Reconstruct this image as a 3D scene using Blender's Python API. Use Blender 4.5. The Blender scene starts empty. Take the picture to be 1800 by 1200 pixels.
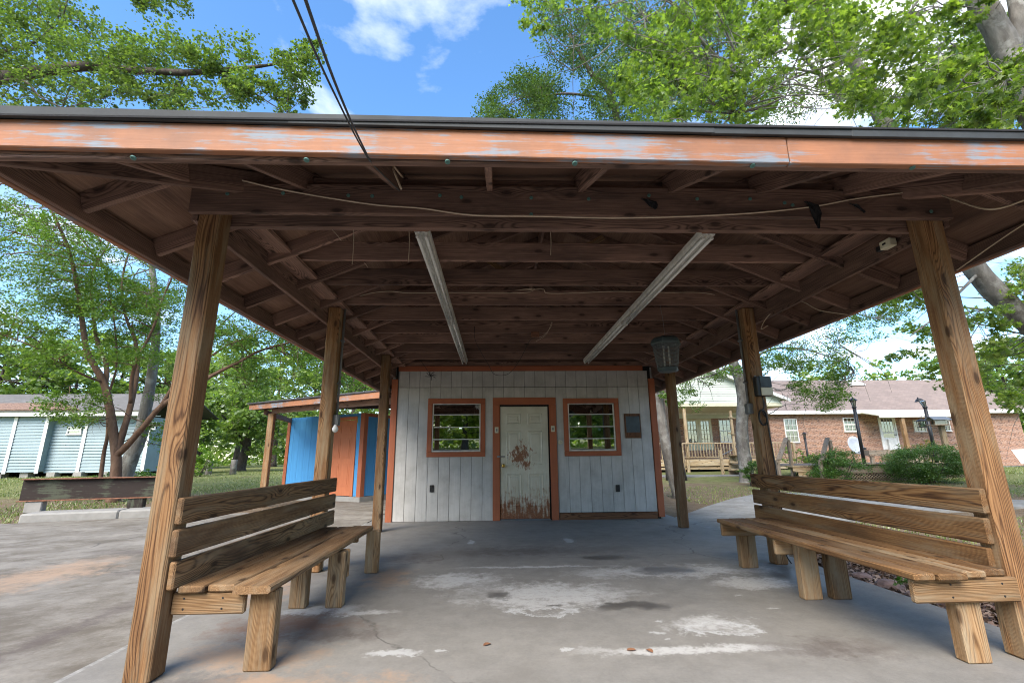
import bpy, bmesh, math, random
import numpy as np
from mathutils import Vector, Matrix
random.seed(7); RNG = np.random.default_rng(7)
sc = bpy.context.scene
COL = sc.collection
rad = math.radians

# ------------------------------------------------------------------ camera
CAM_H = 1.1293
F_PX = 822.74                     # focal length in pixels of an 1800 px wide frame
PITCH, YAW, ROLL = rad(13.8018), rad(-2.0433), rad(-0.5244)
fw = Vector((math.sin(-YAW)*math.cos(PITCH), math.cos(YAW)*math.cos(PITCH), math.sin(PITCH)))
rt = fw.cross(Vector((0, 0, 1))).normalized(); up = rt.cross(fw)
rt, up = rt*math.cos(ROLL)+up*math.sin(ROLL), -rt*math.sin(ROLL)+up*math.cos(ROLL)
cam_d = bpy.data.cameras.new('camera'); cam = bpy.data.objects.new('camera', cam_d); COL.objects.link(cam)
M3 = Matrix((rt, up, -fw)).transposed()
cam.matrix_world = Matrix.Translation((0, 0, CAM_H)) @ M3.to_4x4()
cam_d.sensor_width = 36; cam_d.lens = F_PX/1800*36
cam_d.clip_start = 0.05; cam_d.clip_end = 600
sc.camera = cam
sc.render.resolution_x, sc.render.resolution_y = 1024, 682

def pt(u, v, Y):
    """a point of the place at depth Y metres, seen in direction (u, v) of the survey picture"""
    d = fw+rt*((u-900)/F_PX)-up*((v-600)/F_PX)
    t = Y/d.y
    return Vector((d.x*t, Y, CAM_H+d.z*t))

# ------------------------------------------------------------------ sky, sun, exposure
SUN_EL, SUN_AZ = rad(43), rad(203)      # azimuth measured from +Y clockwise: the sun is behind the camera
w = bpy.data.worlds.new('World'); sc.world = w; w.use_nodes = True
nt = w.node_tree; nt.nodes.clear()
wo = nt.nodes.new('ShaderNodeOutputWorld'); bg = nt.nodes.new('ShaderNodeBackground')
sky = nt.nodes.new('ShaderNodeTexSky'); sky.sky_type = 'NISHITA'; sky.sun_disc = False
sky.sun_elevation = SUN_EL; sky.sun_rotation = SUN_AZ; sky.air_density = 1.0; sky.dust_density = 0.6; sky.ozone_density = 2.0
bg.inputs[1].default_value = 0.11
tcw = nt.nodes.new('ShaderNodeTexCoord')
sep = nt.nodes.new('ShaderNodeSeparateXYZ'); nt.links.new(tcw.outputs['Generated'], sep.inputs[0])
ad = nt.nodes.new('ShaderNodeMath'); ad.operation = 'ADD'; ad.inputs[1].default_value = 0.18; nt.links.new(sep.outputs[2], ad.inputs[0])
cmb = nt.nodes.new('ShaderNodeCombineXYZ')
for i in range(2):
    dv = nt.nodes.new('ShaderNodeMath'); dv.operation = 'DIVIDE'; nt.links.new(sep.outputs[i], dv.inputs[0]); nt.links.new(ad.outputs[0], dv.inputs[1]); nt.links.new(dv.outputs[0], cmb.inputs[i])
cmb.inputs[2].default_value = 3.3
cn = nt.nodes.new('ShaderNodeTexNoise'); cn.inputs['Scale'].default_value = 2.1; cn.inputs['Detail'].default_value = 9; cn.inputs['Roughness'].default_value = 0.55; cn.inputs['Distortion'].default_value = 0.25
nt.links.new(cmb.outputs[0], cn.inputs['Vector'])
cr = nt.nodes.new('ShaderNodeValToRGB'); cr.color_ramp.elements[0].position = 0.51; cr.color_ramp.elements[1].position = 0.70
cr.color_ramp.elements[0].color = (0, 0, 0, 1); cr.color_ramp.elements[1].color = (1, 1, 1, 1); nt.links.new(cn.outputs['Fac'], cr.inputs[0])
hue = nt.nodes.new('ShaderNodeHueSaturation'); hue.inputs['Saturation'].default_value = 1.2; nt.links.new(sky.outputs[0], hue.inputs['Color'])
mxw = nt.nodes.new('ShaderNodeMixRGB'); mxw.inputs[2].default_value = (5.0, 5.1, 5.2, 1)
nt.links.new(cr.outputs[0], mxw.inputs[0]); nt.links.new(hue.outputs[0], mxw.inputs[1]); nt.links.new(mxw.outputs[0], bg.inputs[0]); nt.links.new(bg.outputs[0], wo.inputs[0])

sd = bpy.data.lights.new('sun', 'SUN'); sun = bpy.data.objects.new('sun', sd); COL.objects.link(sun)
sd.energy = 2.1; sd.angle = rad(42); sd.color = (1.0, 0.92, 0.80)
sdir = Vector((math.sin(SUN_AZ)*math.cos(SUN_EL), math.cos(SUN_AZ)*math.cos(SUN_EL), math.sin(SUN_EL)))
sun.rotation_euler = sdir.to_track_quat('Z', 'Y').to_euler()
sc.view_settings.view_transform = 'Standard'; sc.view_settings.look = 'None'
sc.view_settings.exposure = 1.93; sc.view_settings.gamma = 1.0; sc.view_settings.use_curve_mapping = False
sc.render.engine = 'CYCLES'
sc.cycles.max_bounces = 7; sc.cycles.diffuse_bounces = 6; sc.cycles.glossy_bounces = 3; sc.cycles.use_denoising = True; sc.cycles.filter_width = 1.05; sc.cycles.use_adaptive_sampling = True; sc.cycles.adaptive_threshold = 0.02; sc.cycles.transparent_max_bounces = 16

# ------------------------------------------------------------------ material helpers
class Mt:
    def __init__(s, name):
        s.m = bpy.data.materials.new(name); s.m.use_nodes = True
        s.t = s.m.node_tree; s.b = s.t.nodes['Principled BSDF']; s.out = s.t.nodes['Material Output']
    def n(s, typ, **kw):
        x = s.t.nodes.new(typ)
        for k, v in kw.items(): setattr(x, k, v)
        return x
    def l(s, a, b): s.t.links.new(a, b)
    def set(s, sock, v):
        if hasattr(v, 'node'): s.l(v, sock)
        else: sock.default_value = v
    def coord(s, kind='Object'): return s.n('ShaderNodeTexCoord').outputs[kind]
    def pos(s): return s.n('ShaderNodeNewGeometry').outputs['Position']
    def rnd(s): return s.n('ShaderNodeObjectInfo').outputs['Random']
    def isl(s): return s.n('ShaderNodeNewGeometry').outputs['Random Per Island']
    def math(s, op, a, b=0.0, c=None):
        x = s.n('ShaderNodeMath', operation=op); s.set(x.inputs[0], a); s.set(x.inputs[1], b)
        if c is not None: s.set(x.inputs[2], c)
        return x.outputs[0]
    def vm(s, op, a, b):
        x = s.n('ShaderNodeVectorMath', operation=op); s.set(x.inputs[0], a); s.set(x.inputs[1], b)
        return x.outputs['Value'] if op in ('LENGTH', 'DISTANCE', 'DOT_PRODUCT') else x.outputs[0]
    def comb(s, x, y, z):
        q = s.n('ShaderNodeCombineXYZ'); s.set(q.inputs[0], x); s.set(q.inputs[1], y); s.set(q.inputs[2], z); return q.outputs[0]
    def sep(s, v):
        q = s.n('ShaderNodeSeparateXYZ'); s.l(v, q.inputs[0]); return q.outputs
    def noise(s, v, scale=1.0, det=4, rough=0.55, dist=0.0):
        x = s.n('ShaderNodeTexNoise'); s.l(v, x.inputs['Vector'])
        x.inputs['Scale'].default_value = scale; x.inputs['Detail'].default_value = det; x.inputs['Roughness'].default_value = rough; x.inputs['Distortion'].default_value = dist
        return x.outputs['Fac']
    def ramp(s, f, *stops):
        x = s.n('ShaderNodeValToRGB'); e = x.color_ramp.elements
        while len(e) < len(stops): e.new(0.5)
        for i, (p, c) in enumerate(stops):
            e[i].position = p; e[i].color = (c, c, c, 1) if not hasattr(c, '__len__') else (*c, 1)
        s.set(x.inputs[0], f); return x.outputs[0]
    def mix(s, f, a, b, blend='MIX'):
        x = s.n('ShaderNodeMixRGB', blend_type=blend); s.set(x.inputs[0], f)
        s.set(x.inputs[1], (*a, 1) if isinstance(a, tuple) and len(a) == 3 else a); s.set(x.inputs[2], (*b, 1) if isinstance(b, tuple) and len(b) == 3 else b)
        return x.outputs[0]
    def col(s, c): s.set(s.b.inputs['Base Color'], (*c, 1) if isinstance(c, tuple) and len(c) == 3 else c)
    def rough(s, v): s.set(s.b.inputs['Roughness'], v)
    def spec(s, v): s.b.inputs['Specular IOR Level'].default_value = v
    def bump(s, h, strength=0.3, dist=0.01):
        x = s.n('ShaderNodeBump'); x.inputs['Strength'].default_value = strength; x.inputs['Distance'].default_value = dist
        s.l(h, x.inputs['Height']); s.l(x.outputs[0], s.b.inputs['Normal'])

def plain(name, c, rough=0.6, metal=0.0, var=0.12, scale=6.0):
    m = Mt(name); v = m.pos(); f = m.noise(v, scale, 5, 0.6)
    lo = tuple(x*(1-var*1.6) for x in c); hi = tuple(min(1, x*(1+var)) for x in c)
    m.col(m.ramp(f, (0.25, lo), (0.75, hi))); m.rough(rough); m.b.inputs['Metallic'].default_value = metal
    m.bump(m.noise(v, scale*12, 3), 0.12, 0.004)
    return m.m

def wood(name, dark, mid, light, ring=38, grey=None, rough=0.78, knots=True, contrast=1.0, stain=None):
    """sawn timber with the grain along local X, growth rings round an offset pith and knots that bend the grain"""
    m = Mt(name); c = m.coord(); r = m.rnd()
    oy = m.math('MULTIPLY', m.math('SINE', m.math('MULTIPLY', r, 71.3)), 0.10)
    oz = m.math('MULTIPLY', m.math('COSINE', m.math('MULTIPLY', r, 133.7)), 0.10)
    off = m.comb(m.math('MULTIPLY', r, 83.0), oy, oz)
    p = m.vm('ADD', c, off)
    wx = m.noise(m.vm('MULTIPLY', p, (0.5, 5, 5)), 1.0, 3, 0.5)
    wy = m.noise(m.vm('MULTIPLY', m.vm('ADD', p, (7, 3, 1)), (0.5, 5, 5)), 1.0, 3, 0.5)
    warp = m.comb(0.0, m.math('MULTIPLY', m.math('SUBTRACT', wx, 0.5), 0.07), m.math('MULTIPLY', m.math('SUBTRACT', wy, 0.5), 0.07))
    q = m.vm('ADD', p, warp)
    sp = m.sep(q)
    d = m.math('SQRT', m.math('ADD', m.math('MULTIPLY', sp[1], sp[1]), m.math('MULTIPLY', sp[2], sp[2])))
    if knots:
        p3 = m.sep(p); vo = m.n('ShaderNodeTexVoronoi', voronoi_dimensions='2D'); m.l(m.comb(m.math('MULTIPLY', p3[0], 1.7), m.math('MULTIPLY', m.math('ADD', p3[1], p3[2]), 4.2), 0.0), vo.inputs['Vector']); vo.inputs['Scale'].default_value = 1.0
        kd = m.math('ADD', vo.outputs['Distance'], m.math('MULTIPLY', m.math('SUBTRACT', m.noise(m.vm('MULTIPLY', p, (9, 22, 22)), 1.0, 3, 0.6), 0.5), 0.05))
        bend = m.math('MULTIPLY', m.math('POWER', m.math('SUBTRACT', 1.0, m.math('MINIMUM', m.math('MULTIPLY', kd, 1.9), 1.0)), 2.0), 0.022)
        d = m.math('ADD', d, bend)
    s = m.math('SINE', m.math('MULTIPLY', d, ring*20.0))
    s = m.math('MULTIPLY_ADD', s, 0.5, 0.5)
    s = m.math('POWER', s, 3.2)
    streak = m.noise(m.vm('MULTIPLY', p, (3.0, 170, 170)), 1.0, 5, 0.72)
    blot = m.noise(m.vm('MULTIPLY', p, (1.3, 6, 6)), 1.0, 4, 0.6)
    f = m.math('ADD', m.math('MULTIPLY', s, 0.25*contrast), m.math('ADD', m.math('MULTIPLY', streak, 0.66), m.math('MULTIPLY', blot, 0.42)))
    colr = m.ramp(f, (0.42, light), (0.60, mid), (0.84, dark))
    if grey:
        g = m.noise(m.vm('MULTIPLY', p, (1.7, 14, 14)), 1.0, 5, 0.65)
        colr = m.mix(m.ramp(g, (0.46, 0.0), (0.66, 0.75)), colr, grey)
    if stain:
        g = m.noise(m.vm('MULTIPLY', m.vm('ADD', p, (3, 9, 2)), (1.1, 5, 5)), 1.0, 4, 0.6)
        colr = m.mix(m.ramp(g, (0.52, 0.0), (0.72, 0.8)), colr, stain)
    if knots:
        kr = m.ramp(kd, (0.03, 0.95), (0.055, 0.8), (0.075, 0.3), (0.14, 0.0)); colr = m.mix(m.math('MULTIPLY', kr, 0.9), colr, tuple(x*0.55 for x in dark))
    tone = m.math('MULTIPLY_ADD', m.math('FRACT', m.math('MULTIPLY', r, 17.0)), 0.62, 0.68)
    colr = m.mix(1.0, colr, m.comb(tone, tone, tone), 'MULTIPLY')
    m.col(colr); m.rough(rough); m.spec(0.25)
    m.bump(m.math('ADD', m.math('MULTIPLY', s, 0.5), streak), 0.55, 0.004)
    return m.m

def painted(name, c, dirt=None, amt=0.3, axis=2, rough=0.62, peel=None, peel_t=0.6, stretch=22, spot=None):
    """paint over sawn wood, brush-grain along the local axis, dirt and worn-through patches with shapes of their own"""
    m = Mt(name); v = m.coord(); r = m.rnd()
    p = m.vm('ADD', v, m.comb(m.math('MULTIPLY', r, 51.0), m.math('MULTIPLY', r, 23.0), m.math('MULTIPLY', r, 37.0)))
    st = [stretch]*3; st[axis] = 1.1
    g = m.noise(m.vm('MULTIPLY', p, tuple(st)), 1.0, 5, 0.62)
    st2 = [90]*3; st2[axis] = 2.5
    fine = m.noise(m.vm('MULTIPLY', p, tuple(st2)), 1.0, 3, 0.6)
    colr = m.ramp(m.math('ADD', m.math('MULTIPLY', g, 0.6), m.math('MULTIPLY', fine, 0.4)), (0.3, tuple(x*0.84 for x in c)), (0.7, tuple(min(1, x*1.06) for x in c)))
    if dirt:
        b = m.noise(p, 2.6, 6, 0.62); colr = m.mix(m.ramp(b, (0.42, 0.0), (0.74, amt)), colr, dirt)
    if peel:
        st3 = [46]*3; st3[axis] = 2.6
        pn = m.noise(m.vm('MULTIPLY', p, tuple(st3)), 1.0, 8, 0.74, 0.2)
        big = m.noise(p, 2.2, 4, 0.6)
        k = m.ramp(m.math('ADD', m.math('MULTIPLY', pn, 0.5), m.math('MULTIPLY', big, 0.5)), (peel_t, 0.0), (peel_t+0.05, 0.8))
        colr = m.mix(k, colr, peel)
        pk = m.noise(m.vm('MULTIPLY', m.vm('ADD', p, (5, 5, 5)), tuple(st3)), 1.3, 6, 0.7)
        colr = m.mix(m.ramp(pk, (0.70, 0.0), (0.74, 0.7)), colr, (0.10, 0.055, 0.035))
    if spot:
        vo = m.n('ShaderNodeTexVoronoi'); m.l(p, vo.inputs['Vector']); vo.inputs['Scale'].default_value = 2.3
        colr = m.mix(m.ramp(vo.outputs['Distance'], (0.02, 0.8), (0.05, 0.0)), colr, spot)
    m.col(colr); m.rough(rough); m.spec(0.3)
    m.bump(m.math('ADD', g, fine), 0.4, 0.003)
    return m.m

def leafmat(name, cols, trans=0.45):
    m = Mt(name); i = m.isl()
    st = [(k/(len(cols)-1), c) for k, c in enumerate(cols)]
    c = m.ramp(i, *st)
    big = m.noise(m.pos(), 0.6, 3); c = m.mix(1.0, c, m.ramp(big, (0.3, 0.75), (0.7, 1.25)), 'MULTIPLY')
    d = m.n('ShaderNodeBsdfDiffuse'); m.l(c, d.inputs[0])
    tr = m.n('ShaderNodeBsdfTranslucent'); m.l(m.mix(1.0, c, (1.25, 1.4, 0.7), 'MULTIPLY'), tr.inputs[0])
    gl = m.n('ShaderNodeBsdfGlossy'); gl.inputs['Roughness'].default_value = 0.45; gl.inputs[0].default_value = (0.8, 0.85, 0.9, 1)
    a = m.n('ShaderNodeMixShader'); a.inputs[0].default_value = trans; m.l(d.outputs[0], a.inputs[1]); m.l(tr.outputs[0], a.inputs[2])
    b = m.n('ShaderNodeMixShader'); b.inputs[0].default_value = 0.05; m.l(a.outputs[0], b.inputs[1]); m.l(gl.outputs[0], b.inputs[2])
    m.l(b.outputs[0], m.out.inputs['Surface'])
    return m.m

def bark(name, lo, hi, scale=9, pale=None):
    m = Mt(name); v = m.pos()
    f = m.noise(m.vm('MULTIPLY', v, (scale, scale, scale*0.3)), 1.0, 6, 0.68)
    c = m.ramp(f, (0.3, lo), (0.7, hi))
    if pale: c = m.mix(m.ramp(m.noise(v, 3.2, 5, 0.65), (0.5, 0.0), (0.62, 0.8)), c, pale)
    m.col(c); m.rough(0.9); m.spec(0.15); m.bump(f, 0.8, 0.02)
    return m.m

def brickmat(name):
    m = Mt(name); s = m.sep(m.coord())
    br = m.n('ShaderNodeTexBrick'); m.l(m.comb(s[0], s[2], 0.0), br.inputs['Vector'])
    br.inputs['Scale'].default_value = 1.0; br.inputs['Brick Width'].default_value = 0.21; br.inputs['Row Height'].default_value = 0.076; br.inputs['Mortar Size'].default_value = 0.006
    br.inputs['Color1'].default_value = (0.29, 0.148, 0.09, 1); br.inputs['Color2'].default_value = (0.205, 0.10, 0.065, 1); br.inputs['Mortar'].default_value = (0.42, 0.36, 0.31, 1); br.inputs['Bias'].default_value = -0.1
    dk = m.noise(m.vm('MULTIPLY', m.comb(s[0], s[2], 0.0), (4.7, 13, 1)), 1.0, 2, 0.5)
    c = m.mix(m.ramp(dk, (0.55, 0.0), (0.61, 0.8)), br.outputs['Color'], (0.08, 0.052, 0.046))
    c = m.mix(m.ramp(m.noise(m.coord(), 0.7, 4), (0.4, 0.0), (0.7, 0.25)), c, (0.38, 0.21, 0.15))
    m.col(c); m.rough(0.9); m.bump(br.outputs['Fac'], -0.5, 0.006)
    return m.m

def shingle(name, c1, c2):
    m = Mt(name); s = m.sep(m.coord())
    br = m.n('ShaderNodeTexBrick'); m.l(m.comb(s[0], s[1], 0.0), br.inputs['Vector'])
    br.inputs['Scale'].default_value = 1.0; br.inputs['Brick Width'].default_value = 0.3; br.inputs['Row Height'].default_value = 0.14; br.inputs['Mortar Size'].default_value = 0.006
    br.inputs['Color1'].default_value = (*c1, 1); br.inputs['Color2'].default_value = (*c2, 1); br.inputs['Mortar'].default_value = (*[x*0.6 for x in c2], 1)
    c = m.mix(m.ramp(m.noise(m.coord(), 1.1, 5, 0.6), (0.35, 0.0), (0.7, 0.5)), br.outputs['Color'], tuple(x*0.72 for x in c2))
    m.col(c); m.rough(0.95); m.bump(m.noise(m.coord(), 60, 2), 0.4, 0.005)
    return m.m

def glassmat(name, refl=0.5, tint=(0.55, 0.6, 0.6)):
    m = Mt(name)
    g = m.n('ShaderNodeBsdfGlossy'); g.inputs['Roughness'].default_value = 0.015; g.inputs[0].default_value = (0.9, 0.93, 0.92, 1)
    t = m.n('ShaderNodeBsdfTransparent'); t.inputs[0].default_value = (*tint, 1)
    fr = m.n('ShaderNodeFresnel'); fr.inputs[0].default_value = 1.5
    a = m.n('ShaderNodeMixShader'); m.l(m.math('MINIMUM', m.math('ADD', fr.outputs[0], refl-0.04), 1.0), a.inputs[0]); m.l(t.outputs[0], a.inputs[1]); m.l(g.outputs[0], a.inputs[2])
    m.l(a.outputs[0], m.out.inputs['Surface']); return m.m

# concrete floor: stains listed as (x, y, rx, ry, kind): 'd' damp dark, 'w' pale lime bloom, 'r' rust
def concrete(name, base, tint, amt, marks=(), streak=None, soft=1.0):
    m = Mt(name); v = m.pos(); s = m.sep(v); xy = m.comb(s[0], s[1], 0.0)
    n1 = m.noise(xy, 0.9, 8, 0.68, 0.2); n2 = m.noise(xy, 6.5, 8, 0.74); n3 = m.noise(xy, 45, 7, 0.85)
    f = m.math('ADD', m.math('MULTIPLY', n1, 0.36), m.math('ADD', m.math('MULTIPLY', n2, 0.34), m.math('MULTIPLY', n3, 0.30)))
    c = m.ramp(f, (0.34, tuple(x*0.66 for x in base)), (0.5, base), (0.68, tuple(min(1, x*1.32) for x in base)))
    if streak:
        a = m.math('ADD', m.math('MULTIPLY', s[0], streak[0]), m.math('MULTIPLY', s[1], streak[1]))
        b = m.math('SUBTRACT', m.math('MULTIPLY', s[0], streak[1]), m.math('MULTIPLY', s[1], streak[0]))
        sn = m.noise(m.comb(m.math('MULTIPLY', a, 1.3), m.math('MULTIPLY', b, 1.7), 0.0), 1.0, 10, 0.78, 0.1)
        c = m.mix(m.ramp(sn, (0.40, 0.9*soft), (0.54, 0.0)), c, tint); c = m.mix(m.ramp(sn, (0.55, 0.0), (0.7, 0.6*soft)), c, tuple(min(1, x*1.5) for x in base))
    t2 = m.noise(m.vm('ADD', xy, (11, 5, 0)), 1.4, 6, 0.65, 0.3); c = m.mix(m.ramp(t2, (0.5, 0.0), (0.7, amt)), c, tint)
    ck = m.n('ShaderNodeTexVoronoi', feature='DISTANCE_TO_EDGE'); ck.inputs['Scale'].default_value = 0.28
    wv = m.n('ShaderNodeTexNoise'); m.l(xy, wv.inputs['Vector']); wv.inputs['Scale'].default_value = 1.6; wv.inputs['Detail'].default_value = 6
    m.l(m.vm('ADD', xy, m.vm('MULTIPLY', wv.outputs['Color'], (0.7, 0.7, 0))), ck.inputs['Vector'])
    c = m.mix(m.math('MULTIPLY', m.ramp(ck.outputs['Distance'], (0.0, 0.75), (0.0016, 0.0)), m.ramp(n1, (0.45, 0.0), (0.55, 1.0))), c, (0.05, 0.045, 0.04))
    pit = m.ramp(m.noise(xy, 160, 2, 0.5), (0.26, 0.5), (0.32, 0.0)); c = m.mix(pit, c, tuple(x*0.45 for x in base))
    ro = 0.86; rg = None
    if marks:
        wt = m.n('ShaderNodeTexNoise'); m.l(xy, wt.inputs['Vector']); wt.inputs['Scale'].default_value = 4.5; wt.inputs['Detail'].default_value = 9; wt.inputs['Roughness'].default_value = 0.78
        wn = m.vm('SUBTRACT', wt.outputs['Color'], (0.5, 0.5, 0.5))
        gr = m.ramp(m.noise(xy, 17, 9, 0.82), (0.30, 0.12), (0.50, 1.0))
        rsum = None
        for (cx, cy, rx, ry, k) in marks:
            q = m.vm('SUBTRACT', xy, (cx, cy, 0)); q = m.vm('ADD', q, m.vm('MULTIPLY', wn, (min(rx, ry)*3.4+0.16,)*2+(0,))); q = m.vm('MULTIPLY', q, (1/rx, 1/ry, 0))
            L = m.vm('LENGTH', q, (0, 0, 0))
            if k == 'd':
                k0 = m.ramp(L, (0.55, 0.78), (1.05, 0.0)); c = m.mix(k0, c, (0.055, 0.05, 0.045)); rsum = k0 if rsum is None else m.math('MAXIMUM', rsum, k0)
            elif k == 'w': c = m.mix(m.math('MULTIPLY', m.ramp(L, (0.45, 0.9), (1.1, 0.0)), gr), c, (0.43, 0.42, 0.40))
            elif k == 's': c = m.mix(m.math('MULTIPLY', m.ramp(L, (0.7, 0.9), (1.0, 0.0)), m.ramp(n2, (0.3, 0.3), (0.52, 1.0))), c, (0.40, 0.395, 0.38))
            elif k == 'o': c = m.mix(m.math('MULTIPLY', m.ramp(L, (0.55, 0.0), (0.8, 0.8), (1.0, 0.0)), gr), c, (0.5, 0.5, 0.49))
            elif k == 'r': c = m.mix(m.math('MULTIPLY', m.ramp(L, (0.3, 0.85), (1.05, 0.0)), m.ramp(n2, (0.3, 0.3), (0.55, 1.0))), c, (0.16, 0.082, 0.05))
            elif k == 'b': c = m.mix(m.math('MULTIPLY', m.ramp(L, (0.2, 0.75), (1.05, 0.0)), m.ramp(n2, (0.3, 0.3), (0.55, 1.0))), c, (0.085, 0.066, 0.058))
            elif k == 't': c = m.mix(m.math('MULTIPLY', m.ramp(L, (0.4, 0.8), (1.05, 0.0)), m.ramp(n2, (0.3, 0.3), (0.55, 1.0))), c, (0.33, 0.225, 0.15))
        if rsum is not None: rg = m.math('SUBTRACT', 0.80, m.math('MULTIPLY', rsum, 0.5))
    m.col(c); m.rough(rg if rg is not None else ro); m.spec(0.35)
    m.bump(m.math('ADD', n3, n2), 0.25, 0.004)
    return m.m

# ------------------------------------------------------------------ geometry helpers
WM = {}
def link(name, me, parent=None, M=None):
    o = bpy.data.objects.new(name, me); COL.objects.link(o)
    M = M or Matrix.Identity(4); WM[o] = M
    if parent is not None:
        o.parent = parent; o.matrix_parent_inverse = WM[parent].inverted()
    o.matrix_basis = M
    return o
def tag(o, label=None, cat=None, group=None, kind=None):
    for k, v in (('label', label), ('category', cat), ('group', group), ('kind', kind)):
        if v: o[k] = v
    return o
def thing(name, loc, label, cat, group=None):
    return tag(link(name, None, None, Matrix.Translation(loc)), label, cat, group)

_bx = {}
def box_me(L, T, H, mat, bev):
    key = (round(L, 3), round(T, 3), round(H, 3), mat.name, bev)
    if key in _bx: return _bx[key]
    bm = bmesh.new(); bmesh.ops.create_cube(bm, size=1.0)
    bmesh.ops.scale(bm, vec=(L, T, H), verts=bm.verts)
    if bev: bmesh.ops.bevel(bm, geom=bm.edges[:], offset=min(bev, T*0.3, H*0.3, L*0.3), segments=1, affect='EDGES')
    me = bpy.data.meshes.new('box'); bm.to_mesh(me); bm.free(); me.materials.append(mat); _bx[key] = me
    return me
def board(name, p0, p1, T, H, mat, parent=None, upv=(0, 0, 1), bev=0.004):
    """a plank from p0 to p1 (centre line); H is measured along upv, T across"""
    p0, p1 = Vector(p0), Vector(p1); d = p1-p0; L = d.length; x = d/L
    z = Vector(upv); z = (z-x*z.dot(x)).normalized(); y = z.cross(x)
    M = Matrix.Translation((p0+p1)/2) @ Matrix((x, y, z)).transposed().to_4x4()
    return link(name, box_me(L, T, H, mat, bev), parent, M)
def block(name, lo, hi, mat, parent=None, bev=0.004, axis=0):
    """an axis-aligned box whose grain runs along axis"""
    lo, hi = Vector(lo), Vector(hi); c = (lo+hi)/2; s = hi-lo
    a = [0, 0, 0]; a[axis] = s[axis]/2; a = Vector(a)
    if axis == 2: return board(name, c-a, c+a, s.y, s.x, mat, parent, (1, 0, 0), bev)
    return board(name, c-a, c+a, s.y if axis == 0 else s.x, s.z, mat, parent, (0, 0, 1), bev)
def np_mesh(name, V, Fc, mat, smooth=False):
    V = np.asarray(V, dtype=np.float32); Fc = np.asarray(Fc, dtype=np.int32); k = Fc.shape[1]
    me = bpy.data.meshes.new(name); me.vertices.add(len(V)); me.vertices.foreach_set('co', V.ravel())
    me.loops.add(Fc.size); me.loops.foreach_set('vertex_index', Fc.ravel())
    me.polygons.add(len(Fc)); me.polygons.foreach_set('loop_start', np.arange(0, Fc.size, k, dtype=np.int32))
    if smooth: me.polygons.foreach_set('use_smooth', np.ones(len(Fc), dtype=bool))
    me.update(calc_edges=True); me.materials.append(mat); return me
def poly_me(name, V, Fc, mat):
    me = bpy.data.meshes.new(name); me.from_pydata([tuple(v) for v in V], [], Fc); me.update(); me.materials.append(mat); return me
class Tubes:
    """collects tubes along polylines into one quad mesh"""
    def __init__(s): s.V = []; s.F = []; s.n = 0
    def add(s, pts, r, sides=6, close=True):
        P = np.array([tuple(p) for p in pts], float); n = len(P)
        r = np.full(n, r) if np.isscalar(r) else np.asarray(r, float)
        T = np.gradient(P, axis=0); T /= np.linalg.norm(T, axis=1)[:, None]+1e-9
        ref = np.array([0, 0, 1.0]) if abs(T[0][2]) < 0.9 else np.array([1.0, 0, 0])
        N = np.zeros_like(P); cur = ref
        for i in range(n):
            cur = cur-T[i]*np.dot(cur, T[i]); cur /= np.linalg.norm(cur)+1e-9; N[i] = cur
        B = np.cross(T, N); a = np.linspace(0, 2*np.pi, sides, endpoint=False)
        ring = P[:, None, :]+r[:, None, None]*(np.cos(a)[None, :, None]*N[:, None, :]+np.sin(a)[None, :, None]*B[:, None, :])
        s.V.append(ring.reshape(-1, 3))
        for i in range(n-1):
            for j in range(sides):
                k = (j+1) % sides
                s.F.append((s.n+i*sides+j, s.n+i*sides+k, s.n+(i+1)*sides+k, s.n+(i+1)*sides+j))
        if close and sides == 4 or sides == 6 or sides == 8 or sides > 8:
            for e, i in ((0, 0), (1, n-1)):
                b = s.n+i*sides
                for j in range(0, sides-2, 2):
                    q = (b, b+j+1, b+j+2, b+(j+3) % sides if j+3 < sides else b)
                    s.F.append(tuple(q) if e else tuple(reversed(q)))
        s.n += n*sides
    def build(s, name, mat, parent=None, smooth=True):
        F = [f for f in s.F]
        me = bpy.data.meshes.new(name); me.from_pydata(np.concatenate(s.V).tolist(), [], [tuple(dict.fromkeys(f)) for f in F]); me.update(); me.materials.append(mat)
        if smooth: me.polygons.foreach_set('use_smooth', np.ones(len(me.polygons), dtype=bool))
        return link(name, me, parent, Matrix.Identity(4))
def smooth_path(pts, n=6):
    """Catmull-Rom through the points"""
    P = [Vector(p) for p in pts]; P = [P[0]*2-P[1]]+P+[P[-1]*2-P[-2]]; out = []
    for i in range(1, len(P)-2):
        for k in range(n):
            t = k/n; a, b, c, d = P[i-1], P[i], P[i+1], P[i+2]
            out.append(0.5*((2*b)+(c-a)*t+(2*a-5*b+4*c-d)*t*t+(3*b-a-3*c+d)*t*t*t))
    out.append(P[-2]); return out
def tube(name, pts, r, mat, parent=None, sides=8, n=6):
    t = Tubes(); t.add(smooth_path(pts, n) if n else pts, r, sides); return t.build(name, mat, parent)
def lathe(name, prof, mat, parent, loc, seg=14, axis=(0, 0, 1), smooth=True):
    """profile [(r, z)] turned about axis"""
    V = []; F = []
    for r, z in prof:
        for j in range(seg):
            a = 2*math.pi*j/seg; V.append((r*math.cos(a), r*math.sin(a), z))
    for i in range(len(prof)-1):
        for j in range(seg):
            k = (j+1) % seg; F.append((i*seg+j, i*seg+k, (i+1)*seg+k, (i+1)*seg+j))
    F.append(tuple(reversed(range(seg)))); F.append(tuple(range((len(prof)-1)*seg, len(prof)*seg)))
    me = poly_me(name, V, F, mat)
    if smooth:
        me.polygons.foreach_set('use_smooth', np.array([len(p.vertices) == 4 for p in me.polygons]))
    M = Matrix.Translation(loc) @ Vector(axis).to_track_quat('Z', 'Y').to_matrix().to_4x4()
    return link(name, me, parent, M)

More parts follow.
